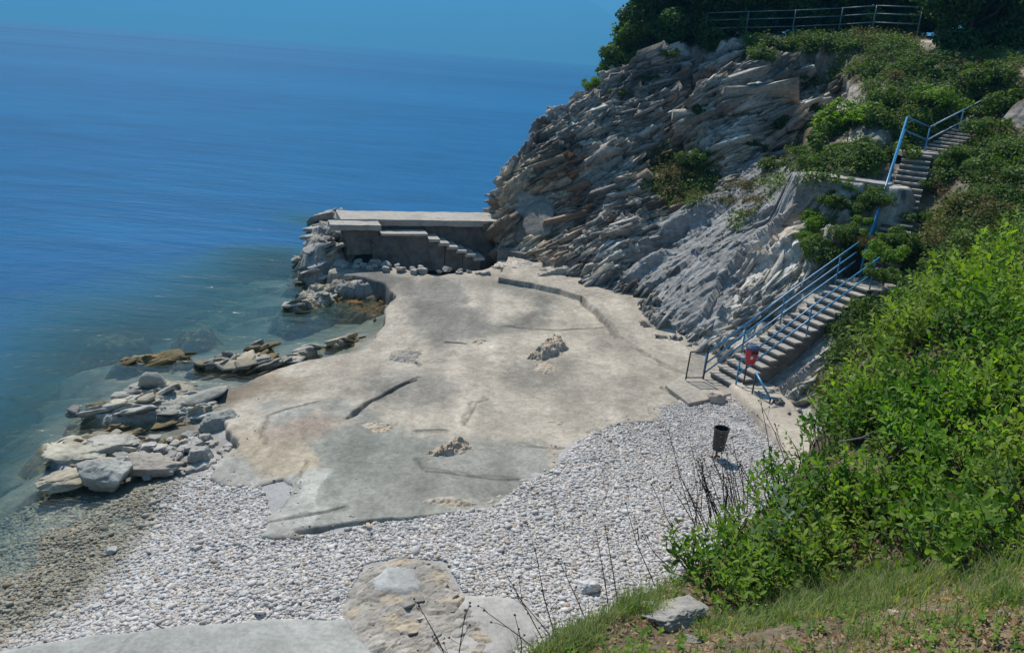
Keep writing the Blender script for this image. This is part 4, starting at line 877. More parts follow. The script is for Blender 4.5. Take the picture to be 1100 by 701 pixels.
# ------------------------------------------------------------------ top fence
def top_fence():
    l = [(756, 42, 50), (800, 41, 49.5), (850, 40, 49), (900, 38, 48.5), (936, 36, 47.6), (985, 38, 47)]
    base = [aty(*p) for p in l]; t0 = base[0]
    t = empty('fence', t0, 'pale green three rail fence along the cliff top under the trees', 'fence')
    H = 1.05
    for a, b in zip(base[:-1], base[1:]):
        for hh in (1.0, .62, .2):
            MB().tube([a-t0+np.array([0, 0, H*hh+.35]), b-t0+np.array([0, 0, H*hh+.35])], .03).build('rail', M['green'], t, smooth=True)
    for a in base: MB().tube([a-t0+np.array([0, 0, -.3]), a-t0+np.array([0, 0, H+.38])], .035).build('post', M['green'], t, smooth=True)
top_fence()

# ------------------------------------------------------------------ vegetation
def leaf_cloud(blobs, n, size, rg, elong=1.6, up=.3, shell=.55):
    """small folded leaves through lumpy blobs; returns V,F,col"""
    B = np.array(blobs, float); wt = (B[:, 3]*B[:, 4]*B[:, 5])**.67; k = rg.choice(len(B), n, p=wt/wt.sum())
    d = rg.normal(size=(n, 3)); d /= np.linalg.norm(d, axis=1)[:, None]; r = (shell+(1-shell)*rg.random(n)**.6)*(1+.25*vnoise(d*2.3+k[:, None]*5, 7))
    c = B[k, :3]+d*r[:, None]*B[k, 3:6]
    keep = fbm(c*1.7/max(.3, size*8)*.5, 5, 3) > -.28; c, d, k = c[keep], d[keep], k[keep]; n = len(c)
    nrm = d*.7+rg.normal(size=(n, 3))*.55+np.array([0, 0, up]); nrm /= np.linalg.norm(nrm, axis=1)[:, None]
    a = np.cross(nrm, rg.normal(size=(n, 3))); a /= np.linalg.norm(a, axis=1)[:, None]+1e-9; b = np.cross(nrm, a)
    s = size*rg.uniform(.6, 1.35, n)[:, None]
    V = np.stack([c-a*s*elong*.5, c-b*s*.5+nrm*s*.12, c+a*s*elong*.5, c+b*s*.5+nrm*s*.12], 1)
    o = np.arange(n)[:, None]*4; Fc = np.concatenate([o+np.array([[0, 1, 2]]), o+np.array([[0, 2, 3]])], 0)
    t = np.clip(.5+.5*fbm(c*1.3, 9, 3)+rg.normal(0, .22, n), 0, 1); col = np.stack([t, rg.random(n), 0*t], 1)
    return V.reshape(-1, 3), Fc, np.repeat(col, 4, 0)
def lumps(rg, rx, ry, rz, n):
    L = []
    for _ in range(n*2):
        d = rg.normal(size=3); d /= np.linalg.norm(d); d[2] = abs(d[2])*.9; q = rg.uniform(.2, 1.0); s = rg.uniform(.16, .5)*(1.15-.5*q)
        L.append((d[0]*rx*q*1.1, d[1]*ry*q*1.1, rz*.15+d[2]*rz*q*.9, rx*s, ry*s, rz*s*rg.uniform(.7, 1.2)))
    return L
PROTO = {}
def bush_proto(kind, i, mat, n, size, nl=7, asp=.8):
    key = (kind, i)
    if key not in PROTO:
        rg = np.random.default_rng(hash(kind) % 1000+i if False else sum(map(ord, kind))*7+i)
        V, Fc, c = leaf_cloud(lumps(rg, 1, 1, asp, nl), n, size, rg)
        o = mesh('foliage', V, Fc, M[mat], col=c)
        mb = MB()
        for s in range(5):
            a = rg.uniform(0, 6.28); mb.tube([(0, 0, -.3), (.15*math.cos(a), .15*math.sin(a), .2), (.5*math.cos(a), .5*math.sin(a), .65*asp)], [.035, .025, .008], 5)
        st = mb.build('stems', M['bark'])
        C.objects.unlink(o); C.objects.unlink(st); PROTO[key] = (o, st)
    return PROTO[key]
def bush(p, r, label, kind='mid', mat='leaf_mid', n=1600, size=.085, group=None, sz=None, name='bush', cat='bush', nl=7, variants=4, hs=1.0):
    i = random.randrange(variants); o, st = bush_proto(kind, i, mat, n, size, nl)
    t = empty(name, p, label, cat, group, rz=random.uniform(0, 6.28)); t.scale = (r, r, r*hs)
    for src in (o, st):
        c = src.copy(); C.objects.link(c); c.parent = t
    return t
def cb(px, py, dz=0, push=0):
    h = cast(CB, px, py)
    if h is None: return None
    p = h[0]; p = p+np.array([0, 0, dz]); return p
# bushes on the cliff: (px, py of the base, radius m, kind, label)
BL = [
 (700, 200, .9, 'mid', 'small bright green bush on the ochre gully above the rock ribs'), (712, 172, .55, 'bright', 'tiny bright bush at the top of the ochre gully'),
 (672, 205, .5, 'mid', 'tiny bush clinging to the dark rock left of the gully'), (662, 222, .45, 'bright', 'tiny yellow green tuft low on the dark rock face'),
 (742, 215, 1.1, 'dry', 'dry olive bush at the right edge of the ochre gully'), (722, 205, .9, 'dry', 'dry brown bush in the middle of the ochre gully'), (762, 192, .9, 'dark', 'dark bush where the gully meets the grey slab'),
 (785, 215, .7, 'dry', 'sparse dry bush on the upper grey slab'), (815, 215, .9, 'dry', 'sparse olive bush in the middle of the grey slab'), (808, 232, .6, 'dry', 'lower sparse olive tuft on the grey slab'),
 (800, 160, 1.3, 'dark', 'dark bush in the shaded recess above the slab'), (830, 135, 1.3, 'dark', 'dark bush higher in the shaded recess'), (855, 135, 1.2, 'mid', 'bush at the left of the large green bush above the path'), 
 (915, 135, 2.3, 'bright', 'large bright green bush above the grey ledge path'), (895, 165, 1.7, 'mid', 'olive bush hanging over the left end of the ledge path'), (935, 168, 1.7, 'mid', 'dark olive bush behind the ledge path by the stairs'), (882, 178, 1.0, 'mid', 'low bush at the left end of the ledge path'),
 (945, 130, 1.8, 'mid', 'bush left of the top landing railing'), (880, 120, 1.2, 'dark', 'small dark bush left of the large bright one'), (960, 110, 1.6, 'mid', 'bush just above the top landing railing'),
 (890, 240, 1.3, 'bright', 'yellow flowering bush below the ledge path'), (885, 270, 1.2, 'mid', 'dark green bush just above the cliff side stair railing'), (910, 262, 1.1, 'mid', 'bush wedged between ledge path and lower stair top'), (868, 255, .8, 'bright', 'light green bush at the edge of the pale rocks above the stairs'), (905, 225, .8, 'pale', 'pale blossoming bush under the ledge path'),
 (925, 215, .7, 'mid', 'small bush left of the upper stair railing'), 
 (955, 262, .9, 'bright', 'bright bush covering the foot of the upper stairs'), (975, 262, 1.1, 'mid', 'bush hiding the lower treads of the upper stairs'), (990, 235, 1.0, 'mid', 'bush right of the upper stairs halfway up'), (1000, 280, 1.5, 'mid', 'broad bush below the upper stairs on the right'),
 (965, 300, 1.2, 'mid', 'bush right of the lower stair top'), (940, 305, .8, 'bright', 'small bush at the end of the beach side railing'), (1030, 260, 1.6, 'dry', 'russet dry bush right of the upper stairs'), (1010, 205, 1.0, 'dry', 'brown bush among pale rocks right of the stairs'), (1060, 230, 1.5, 'dry', 'tawny bush on the right edge slope'),
 (1015, 180, .9, 'mid', 'green bush just right of the top landing'), (1045, 170, 1.3, 'mid', 'green bush below the pale railing'), (1035, 120, 1.4, 'mid', 'bush above the pale railing'), (1000, 110, 1.6, 'bright', 'light green bush behind the pale railing'), (1070, 140, 1.6, 'mid', 'bush at the upper end of the pale railing'),
 (1085, 190, 1.7, 'mid', 'bush at the right edge above the tawny one'), (1090, 110, 1.8, 'mid', 'bush at the right edge below the big dark tree'), (1060, 85, 1.8, 'mid', 'bush under the big dark tree'), (930, 330, .9, 'mid', 'low bush right of the lower stairs'), (905, 355, .7, 'mid', 'trailing bush beside the lower stair side'), (960, 340, 1.3, 'mid', 'bush on the bank between stairs and near shrubs'),
 (890, 400, .6, 'dry', 'thin bush on the grey soil right of the stair foot'), (1000, 330, 1.5, 'bright', 'bright bush on the bank beyond the near shrubs'), (1040, 310, 1.7, 'mid', 'wide bush behind the top of the near shrubs'), (1080, 270, 1.8, 'mid', 'bush at the right edge behind the near shrubs'),
 (640, 92, .9, 'bright', 'bright bush low on the skyline beside the leftmost tree'), (665, 100, .6, 'mid', 'small bush below the leftmost tree'), (700, 85, .7, 'dark', 'dark bush under the skyline trees'), (650, 76, 1.0, 'bright', 'bright bush hanging over the cliff edge under the leftmost tree'), (682, 66, 1.2, 'mid', 'bush hanging over the cliff edge between the two leftmost trees'), (712, 58, 1.0, 'mid', 'bush on the cliff edge left of the red cleft'), (770, 50, 1.2, 'mid', 'bush on the cliff edge at the left fence end'), (838, 52, 1.1, 'mid', 'bush on the cliff edge under the second fence bay'), (862, 95, 1.3, 'dark', 'dark bush in the upper shaded hollow'), (850, 118, 1.2, 'mid', 'bush in the lower shaded hollow'), (730, 185, 1.3, 'dry', 'wide tawny bush filling the ochre gully'), (748, 172, 1.1, 'mid', 'olive bush at the top right of the ochre gully'), (832, 178, 1.0, 'mid', 'bush on top of the grey slab'), (800, 200, .9, 'dry', 'dry tuft in a seam of the grey slab'), (820, 60, 1.1, 'mid', 'bush on the cliff edge below the fence'), (795, 62, .9, 'dark', 'dark bush left of the one below the fence'),
 (880, 50, .8, 'dark', 'dark bush at the foot of the fence middle'), (905, 52, .8, 'mid', 'low bush in front of the fence right part'), (950, 55, .9, 'mid', 'low bush right below the fence end'), (975, 75, 1.3, 'mid', 'bush left of the big dark tree foot'), (930, 80, 1.2, 'dark', 'dark bush among pale rocks below the fence'), (1000, 82, 1.3, 'dark', 'dark bush at the foot of the big tree'),
 (750, 120, .8, 'dark', 'dark bush in the rock cleft under the trees'), (960, 85, 1.1, 'dry', 'dry bush between fence end and top landing'),
]
KM = {'mid': ('leaf_mid', 3600, .06), 'bright': ('leaf_bright', 3200, .06), 'dark': ('leaf_dark', 3200, .065), 'dry': ('leaf_dry', 2000, .045), 'pale': ('leaf_pale', 1500, .07)}
for px, py, r, k, lab in BL:
    p = cb(px, py)
    if p is None: continue
    m, n, s = KM[k]; bush(p-np.array([0, 0, r*.15]), r*.9, lab, kind=k, mat=m, n=n, size=s, hs=.8 if k == 'dry' else .95)

for px, py, Y, r_, k, lab in [(941, 216, 30.9, .75, 'mid', 'leafy bush against the left flank of the upper stairs'), (950, 280, 28.0, 1.0, 'bright', 'leafy bush in front of the lowest upper stair treads'), (966, 268, 29.0, 1.0, 'mid', 'dark bush spilling over the right of the buried treads'), (985, 268, 28.6, 1.2, 'mid', 'broad bush in front of the stair bushes on the right'), (950, 258, 29.6, .5, 'bright', 'small bright bush at the foot of the long blue rail'),
        (905, 203, 32.2, .7, 'bright', 'pale green bush right under the ledge path'), (936, 207, 31.8, .7, 'mid', 'bush between ledge path and long blue rail'), (945, 222, 31.0, .6, 'dry', 'dry bush touching the long blue rail'),
        (915, 225, 31.2, .8, 'mid', 'bush under the right end of the ledge path'), (893, 218, 31.6, .8, 'mid', 'bush under the middle of the ledge path'), (926, 240, 30.2, .5, 'bright', 'bush left of the long blue rail'), (912, 255, 29.6, .9, 'mid', 'bush between the two stair flights'), (925, 262, 29.0, .7, 'dry', 'twiggy bush beside the top of the cliff side railing'), (1000, 200, 33, .8, 'mid', 'bush touching the right ends of the upper treads'), (950, 300, 26.8, .8, 'mid', 'bush just past the end of the beach side railing')]:
    m, n, s = KM[k]; p = aty(px, py, Y); bush(p, r_*.85, lab, kind=k, mat=m, n=n, size=s)
# scattered undergrowth over the soil of the slope
def undergrowth():
    rg = np.random.default_rng(5); V = []; c = []; n = 0
    polys = [[(868, 205), (940, 190), (940, 250), (930, 300), (900, 370), (880, 440), (1100, 330), (1100, 60), (985, 60), (905, 60), (870, 110), (840, 150)], [(690, 165), (740, 150), (775, 175), (760, 215), (715, 235)], [(800, 38), (985, 38), (985, 60), (800, 55)], [(770, 215), (850, 150), (860, 190), (790, 250)]]
    pts = []
    for pi, pol in enumerate(polys):
        A = np.array(pol); lo, hi = A.min(0), A.max(0); m = [13000, 900, 2000, 400][pi]
        x = rg.uniform(lo[0], hi[0], m*3); y = rg.uniform(lo[1], hi[1], m*3); k = sdist(x, y, pol) > 0
        pts += list(zip(x[k][:m], y[k][:m]))
    L = []
    for px, py in pts:
        h = cast(CB, px, py)
        if h is None: continue
        p = h[0]
        if fbm(p[None]*.6, 44, 3)[0] < -.12: continue
        near = min(lin_z(p[0], p[1], A_, B_)[0] for A_, B_ in ((S0, S1), (T0, T1), (UA, UB)))
        if near < .95: continue
        if ldist(np.array([p[0]]), np.array([p[1]]), PATH)[0][0] < .8: continue
        L.append(p)
    L = np.array(L); k = 14; n = len(L)
    c = np.repeat(L, k, 0)+rg.normal(size=(n*k, 3))*np.array([.20, .20, .14])+np.array([0, 0, .10])+np.array([0, 0, 1])*np.repeat(.5*np.maximum(0, fbm(L*1.1, 66, 3)), k)[:, None]
    nrm = rg.normal(size=(n*k, 3))*.6+np.array([-.2, -.3, .8]); nrm /= np.linalg.norm(nrm, axis=1)[:, None]; a = np.cross(nrm, rg.normal(size=(n*k, 3))); a /= np.linalg.norm(a, axis=1)[:, None]; b = np.cross(nrm, a)
    s = rg.uniform(.03, .085, n*k)[:, None]; V = np.stack([c-a*s, c-b*s*.6, c+a*s, c+b*s*.6], 1).reshape(-1, 3); o = np.arange(n*k)[:, None]*4; Fc = o+np.arange(4)[None]
    t = np.repeat(np.clip(.5+.6*fbm(L*.8, 6, 3), 0, 1), k); dd = np.repeat((fbm(L*.5+20, 8, 3) > .22)*.96, k); col = np.stack([np.clip(t+rg.normal(0, .15, n*k), 0, 1), np.maximum(dd, rg.random(n*k)), 0*t], 1)
    o = mesh('undergrowth', V, Fc, M['leaf_mid'], col=np.repeat(col, 4, 0)); tag(o, 'low green and brown undergrowth covering the slope', 'undergrowth', kind='stuff')
undergrowth()

# trees on the cliff top
def tree(px, py, Y, h, r, label, n=9000, mat='leaf_dark', size=.16, seed=0, group='trees along the cliff top', name='tree', low=.25):
    p = aty(px, py, Y); t = empty(name, p, label, 'tree', group); rg = np.random.default_rng(seed+900)
    mb = MB(); tp = np.array([rg.normal(0, .1)*h*.3, rg.normal(0, .1)*h*.3, h*.72]); mb.tube([(0, 0, -.8), tp*.3+rg.normal(size=3)*.05*h, tp*.65, tp], [.05*h*.55, .04*h*.55, .025*h*.5, .01*h], 8)
    B = []
    for k in range(22):
        a = rg.uniform(0, 6.28); z = h*rg.uniform(low, .92)-(.3 if k % 3 == 0 else 0); q = r*rg.uniform(.3, .95)*(1-.45*max(0, z/h-.5)*2); e = np.array([q*math.cos(a), q*math.sin(a), z]); s = r*rg.uniform(.25, .48)
        B.append((*e, s, s, s*.75)); st = tp*min(1, (z/h)*.75); mb.tube([st, st*.4+e*.6+np.array([0, 0, -.1*r]), e], [.014*h, .01*h, .004*h], 5)
    B.append((*tp, r*.45, r*.45, h*.22))
    V, Fc, c = leaf_cloud(B, n, size, rg, shell=.35); mesh('crown', V, Fc, M[mat], t, col=c); mb.build('trunk', M['bark'], t, smooth=True)
for k, a in enumerate([
    (672, 82, 51, 3.4, 1.5, 'leftmost small rounded tree on the skyline against the sea', 7000, 'leaf_mid', .11), (700, 62, 52, 5.5, 2.0, 'tree second from the left on the skyline', 9000, 'leaf_dark', .13), (735, 45, 51, 5.5, 2.4, 'broad dark tree above the red rock cleft', 10000, 'leaf_dark', .13),
    (775, 45, 52, 5, 2.2, 'tree at the left end of the fence', 9000, 'leaf_dark', .13), (810, 30, 54, 5, 2.4, 'tree behind the first fence bay', 9000, 'leaf_dark', .14), (850, 28, 55, 5, 2.6, 'tree behind the second fence bay', 9000, 'leaf_dark', .14), (895, 28, 54, 5, 2.6, 'tree behind the middle of the fence', 9000, 'leaf_dark', .14),
    (940, 25, 54, 5, 2.6, 'tree behind the right part of the fence', 9000, 'leaf_dark', .14), (975, 25, 52, 5, 2.4, 'tree behind the end post of the fence', 9000, 'leaf_dark', .14), (1035, 70, 44, 6.5, 3.2, 'big dark tree right of the fence with a rounded crown', 20000, 'leaf_dark', .13),
    (1085, 60, 46, 6, 3.0, 'tree at the right edge behind the big dark one', 12000, 'leaf_mid', .13), (716, 48, 54, 6, 2.4, 'taller tree behind the skyline trees', 9000, 'leaf_dark', .14), (760, 30, 56, 6, 2.8, 'tall tree behind the red rock cleft', 9000, 'leaf_dark', .15), (1060, 40, 52, 7, 3.2, 'tall tree behind the big dark tree', 9000, 'leaf_dark', .16), (925, 34, 51, 4, 2.2, 'low tree filling the gap behind the fence right part', 9000, 'leaf_dark', .13), (988, 40, 50, 5, 2.2, 'tree between the fence end and the big dark tree', 9000, 'leaf_dark', .13), (870, 34, 51.5, 4, 2.2, 'low tree close behind the fence middle', 9000, 'leaf_dark', .13), (830, 36, 52, 4, 2.2, 'low tree close behind the second fence post', 9000, 'leaf_dark', .13)]):
    tree(*a[:6], n=int(a[6]*1.9), mat=a[7], size=a[8], seed=k, low=.0)

# near shrubs: leafy shoots
def shoot_template(rg, nleaf=9, L=.24):
    V = []; Fc = []
    def leaf(base, d, nrm, ln, wd):
        d = d/np.linalg.norm(d); nrm = nrm-(nrm@d)*d; nrm /= np.linalg.norm(nrm); s = np.cross(d, nrm); b = len(V)
        prof = [(0, .08), (.28, .8), (.6, .95), (.85, .5), (1, .0)]
        for q, w in prof:
            c = base+d*ln*q-nrm*ln*.16*q*q
            V.append(c-s*wd*w*.5+nrm*wd*.14*w); V.append(c); V.append(c+s*wd*w*.5+nrm*wd*.14*w)
        for k in range(4):
            i = b+k*3; Fc.extend([(i, i+1, i+4, i+3), (i+1, i+2, i+5, i+4)])
    for k in range(nleaf):
        q = (k+.6)/nleaf; a = k*2.4+rg.uniform(-.3, .3); c = np.array([.03*math.sin(q*3), .03*math.cos(q*2), L*q]); out = np.array([math.cos(a), math.sin(a), .55+.9*q*q]); ln = rg.uniform(.055, .085)*(1.1-.25*q)
        leaf(c, out, np.array([-out[0]*.5, -out[1]*.5, 1.2]), ln, ln*.48)
    return np.array(V), np.array(Fc)
SH = [shoot_template(np.random.default_rng(k), nleaf=[8, 9, 10, 7, 11][k % 5], L=[.20, .24, .28, .18, .26][k % 5]) for k in range(5)]
def near_shrub(name, label, pts, mat='leaf_near', scale=1.0, seed=0, stemmat='bark', cat='shrub', hgt=(.12, .45), group=None):
    """pts: ground points of shoots"""
    rg = np.random.default_rng(seed); c0 = np.mean(pts, 0); VV = []; FF = []; CC = []; b = 0; mb = MB()
    for p in pts:
        h = rg.uniform(*hgt); p = np.array(p)-c0; top = p+np.array([rg.normal(0, .08), rg.normal(0, .08), h])
        k = rg.integers(5); V, Fc = SH[k]; s = scale*rg.uniform(.5, 1.25); a = rg.uniform(0, 6.28); R = Matrix.Rotation(a, 3, 'Z'); tl = Matrix.Rotation(rg.normal(0, .55), 3, 'X') @ Matrix.Rotation(rg.normal(0, .55)-.1, 3, 'Y') @ R
        W = V@np.array(tl).T*s+top; VV.append(W); FF.append(Fc+b); b += len(V)
        tt = np.clip(.5+1.1*fbm((p+c0)[None]*2.2, 63, 3)[0]+rg.normal(0, .12), 0, 1); ca = np.zeros((len(V), 3)); lf = np.repeat(rg.random(len(V)//15), 15); ca[:, 0] = np.clip(tt+(lf-.5)*.6, 0, 1); ca[:, 1] = np.repeat(rg.random(len(V)//15), 15)*.99 if rg.random() < .4 else .5; CC.append(ca)
        mb.tube([p-np.array([0, 0, .05]), (p+top)/2+rg.normal(size=3)*.02, top, top+np.array(tl)@np.array([0, 0, .2])*s], [.006, .005, .004, .002], 4, cap=False)
    t = empty(name, c0, label, cat, group)
    mesh('foliage', np.concatenate(VV), np.concatenate(FF), M[mat], t, col=np.concatenate(CC), smooth=True); mb.build('stems', M[stemmat], t)
    return t
def scatter(bv, poly, n, seed, gap=False):
    rg = np.random.default_rng(seed); A = np.array(poly); lo, hi = A.min(0), A.max(0); out = []
    while len(out) < n:
        x, y = rg.uniform(lo[0], hi[0]), rg.uniform(lo[1], hi[1])
        if sdist(np.array([x]), np.array([y]), poly)[0] < 0: continue
        h = cast(bv, x, y)
        if h is not None and gap and fbm(h[0][None]*1.5, 61, 3)[0] < -.27: out.append(None); continue
        if h is not None and h[0][1] < 13: out.append(h[0])
        elif h is None or True:
            n -= 0; out.append(None)
    return [p for p in out if p is not None]
SHR = [
 ([(990, 300), (1100, 225), (1100, 330), (1020, 370)], 420, 'bright leafy shrub highest on the bank at the right edge', 'leaf_near', 1.1),
 ([(930, 345), (1000, 295), (1030, 370), (980, 420), (925, 400)], 380, 'yellowish leafy shrub at the crest below the stair bushes', 'leaf_olive', 1.1),
 ([(1020, 370), (1100, 325), (1100, 430), (1050, 450), (1000, 410)], 330, 'leafy shrub in the middle of the right edge', 'leaf_near', 1.05),
 ([(872, 430), (925, 395), (985, 420), (970, 480), (900, 490)], 330, 'leafy shrub crowning the bank beside the grey soil', 'leaf_near', 1.05),
 ([(985, 420), (1050, 450), (1060, 510), (1000, 520), (960, 480)], 230, 'leafy shrub at the heart of the thicket', 'leaf_deep', 1.0),
 ([(1050, 450), (1100, 430), (1100, 560), (1060, 560), (1050, 510)], 150, 'leafy shrub with gaps low at the right edge', 'leaf_olive', .95),
 ([(820, 510), (872, 450), (900, 490), (890, 540), (830, 570)], 230, 'leafy shrub left of the thicket over the beach', 'leaf_deep', .95),
 ([(890, 490), (970, 480), (980, 540), (940, 580), (880, 560)], 240, 'leafy shrub above the grassy ground in the thicket', 'leaf_near', .95),
 ([(980, 525), (1060, 515), (1090, 590), (1030, 610), (970, 590)], 190, 'lowest leafy shrub above the bare soil', 'leaf_near', .9),
 ([(740, 600), (790, 545), (830, 570), (820, 640), (770, 650)], 150, 'leafy shrub leaning over the pebbles at the left end', 'leaf_near', .85),
 ([(820, 570), (880, 545), (930, 590), (900, 620), (830, 630)], 150, 'leafy shrub between the pale plant and the grass', 'leaf_olive', .85)]
for k, (pol, n, lab, m, s) in enumerate(SHR):
    pts = scatter(NB, [(a, b+(20 if k < 4 else 12)) for a, b in pol], int(n*1.45), 300+k, gap=True)
    if len(pts) > 5: near_shrub('shrub', lab, pts, m, s*.95, 400+k, hgt=(-.04, .24) if k < 8 else (-.05, .14))
pts = scatter(NB, [(815, 570), (850, 560), (865, 610), (830, 620)], 26, 340); near_shrub('shrub', 'pale grey green broad leaved plant in the near thicket', pts, 'leaf_pale', .8, 440, hgt=(.03, .15))
pts = scatter(NB, [(722, 590), (740, 575), (760, 600), (735, 620)], 16, 341); near_shrub('sapling', 'slender leafy sprig sticking out over the pebbles', pts, 'leaf_near', .75, 441, hgt=(.05, .22), cat='sapling')
def sprig(px, py, Y, lab):
    p = aty(px, py, Y); near_shrub('sapling', lab, [p+np.array([RNG.normal(0, .06), RNG.normal(0, .06), -.25+.08*k]) for k in range(6)], 'leaf_near', .9, 450+int(px), hgt=(.05, .15), cat='sapling')
sprig(838, 520, 5.6, 'leafy sprig rising in front of the concrete strip')
sprig(866, 480, 6.2, 'second leafy sprig rising at the thicket crest')

def grass():
    rg = np.random.default_rng(77); P = []
    for pol, n in [([(560, 705), (665, 640), (700, 600), (760, 640), (800, 600), (880, 615), (960, 600), (1100, 600), (1100, 720), (540, 720)], 2400), ([(660, 640), (700, 590), (790, 560), (830, 610), (760, 690), (690, 705)], 700), ([(830, 640), (1000, 610), (950, 660), (850, 690)], 600), ([(560, 705), (640, 655), (690, 650), (640, 705)], 220), ([(850, 440), (880, 410), (940, 450), (860, 560), (780, 590), (720, 630)], 300)]:
        P += scatter(NB, pol, n, 500+n)
    V = []; Fc = []; col = []; b = 0
    for c in P:
        px_, py_ = proj(c)
        bare = sdist(np.array([px_]), np.array([py_]), [(950, 660), (1030, 645), (1120, 655), (1120, 690), (960, 700)])[0] > 0
        m = rg.integers(2, 5) if bare else rg.integers(9, 20); cl = fbm(c[None]*2.2, 67, 3)[0]; tuft = rg.random() < .22; m = int(m*np.clip(.28+4.5*cl, 0, 2.2)); dryv = rg.random()
        for _ in range(m):
            p = c+np.array([rg.normal(0, .03), rg.normal(0, .03), -.01]); L = rg.uniform(.025, .085)*(2.0 if tuft else 1); a = rg.uniform(0, 6.28); w = rg.uniform(.0018, .0034); ln = rg.uniform(.2, .9)*L
            d = np.array([math.cos(a), math.sin(a), 0]); s = np.array([-d[1], d[0], 0])
            for k, q in enumerate((0, .4, .75, 1)):
                cc = p+d*ln*q**1.8+np.array([0, 0, L*q*(1-.25*q)]); ww = w*(1-q*.9); V += [cc-s*ww, cc+s*ww]
            for k in range(3): i = b+2*k; Fc.append((i, i+1, i+3, i+2))
            b += 8; t = rg.random(); g = .95+.05*rg.random() if rg.random() < (.2 if dryv < .5 else .75) else .3; col += [(t, g, 0)]*8
    o = mesh('grass', np.array(V), np.array(Fc), M['grass'], col=np.array(col)); tag(o, 'green and straw coloured grass on the near bank', 'grass', kind='stuff')
grass()
def weeds():
    rg = np.random.default_rng(90); P = scatter(NB, [(560, 705), (665, 645), (740, 600), (880, 590), (1000, 605), (1100, 560), (1100, 720), (540, 720)], 420, 610, gap=True); VV = []; FF = []; CC = []; b = 0
    for p in P:
        V, Fc = SH[rg.integers(5)]; s = rg.uniform(.18, .5); R = np.array(Matrix.Rotation(rg.uniform(0, 6.28), 3, 'Z') @ Matrix.Rotation(rg.normal(0, .4), 3, 'X')); VV.append((V*np.array([1, 1, .5]))@R.T*s+p); FF.append(Fc+b); b += len(V); c = np.full((len(V), 3), .4); c[:, 0] = rg.random(); CC.append(c)
    o = mesh('weeds', np.concatenate(VV), np.concatenate(FF), M['leaf_bright'], col=np.concatenate(CC), smooth=True); tag(o, 'small broad leaved weeds among the near grass', 'weeds', kind='stuff')
weeds()
def litter():
    rg = np.random.default_rng(78); P = scatter(NB, [(560, 705), (665, 640), (740, 600), (880, 500), (1000, 300), (1100, 250), (1100, 720), (540, 720)], 12000, 600); V = []; Fc = []; col = []; b = 0
    for c in P:
        if fbm(c[None]*2, 3, 3)[0] < -.35: continue
        s = rg.uniform(.005, .018); a = rg.normal(size=3); a[2] *= .4; a /= np.linalg.norm(a); n = rg.normal(size=3)*.5+np.array([0, 0, 1]); bb = np.cross(n, a); bb /= np.linalg.norm(bb); c = c+np.array([0, 0, .012]); u_ = np.array([0, 0, 1])*s*.4
        V += [c-a*s+u_, c-bb*s*.5, c+a*s+u_*rg.uniform(0, 1.5), c+bb*s*.5]; Fc.append((b, b+1, b+2, b+3)); b += 4; col += [(rg.random(), rg.random(), 0)]*4
    o = mesh('leaf_litter', np.array(V), np.array(Fc), M['litter'], col=np.array(col)); tag(o, 'brown dead leaves lying on the near bank', 'leaf litter', kind='stuff')
litter()
# near stones
def near_rock(px, py, size, label, col, seed, stretch=1, flat=.5, rz=0, tilt=0):
    h = cast(NB, px, py); p = h[0]
    V, Fc = boulder_mesh(seed, n=20, sub=5, flat=flat, rough=.05); V = V*np.array([size*stretch, size, size])*.5; V += .03*size*fbm(V/size*9, 3, 4)[:, None]
    c = np.array(col)*(1+.3*fbm(V*9/size, 5, 4))[:, None]; o = mesh('stone', V, Fc, M['boulder'], col=c); o.location = tuple(p+np.array([0, 0, size*flat*.12])); o.rotation_euler = (tilt, .1, rz); tag(o, label, 'rock')
near_rock(722, 662, .36, 'grey split stone slab on the near bank below the leafy shrub', (.33, .31, .28), 71, 1.7, .35, .7, -.3)
near_rock(700, 652, .10, 'small grey stone beside the split slab', (.36, .34, .31), 72, 1.3, .5)
near_rock(1018, 645, .05, 'small orange stone on the bare soil', (.55, .27, .09), 73, 1.3, .6)
near_rock(745, 690, .09, 'small dark stone near the bottom edge', (.30, .27, .23), 74, 1.2, .6)
near_rock(960, 660, .07, 'small pale stone on the bare soil', (.45, .38, .3), 75, 1.2, .6)

# dry stalks
def stalk(px0, py0, px1, py1, Y, br, label, seed, dY=0):
    rg = np.random.default_rng(seed); a = aty(px0, py0, Y); b = aty(px1, py1, Y+dY); t = empty('dry_stalk', a, label, 'dry stalk', 'dry stalks on the near bank'); d = b-a; L = np.linalg.norm(d)
    mid = d*.5+rg.normal(size=3)*L*.03; mb = MB(); mb.tube([-d*.12, d*0, mid, d], [.004, .0038, .003, .0015], 5)
    heads = MB()
    for k in range(br):
        q = rg.uniform(.3, .92); s = d*q; e = s+d/L*L*rg.uniform(.1, .25)+rg.normal(size=3)*L*.08; mb.tube([s, (s+e)/2+rg.normal(size=3)*.005, e], [.002, .0017, .001], 4)
        heads.add(*[(lambda V, F_: (V*.007+e, [tuple(f) for f in F_]))(*ico(1))][0])
    heads.add(*[(lambda V, F_: (V*.008+d, [tuple(f) for f in F_]))(*ico(1))][0])
    mb.add(heads.v, heads.f); mb.build('stem', M['stalk'], t)
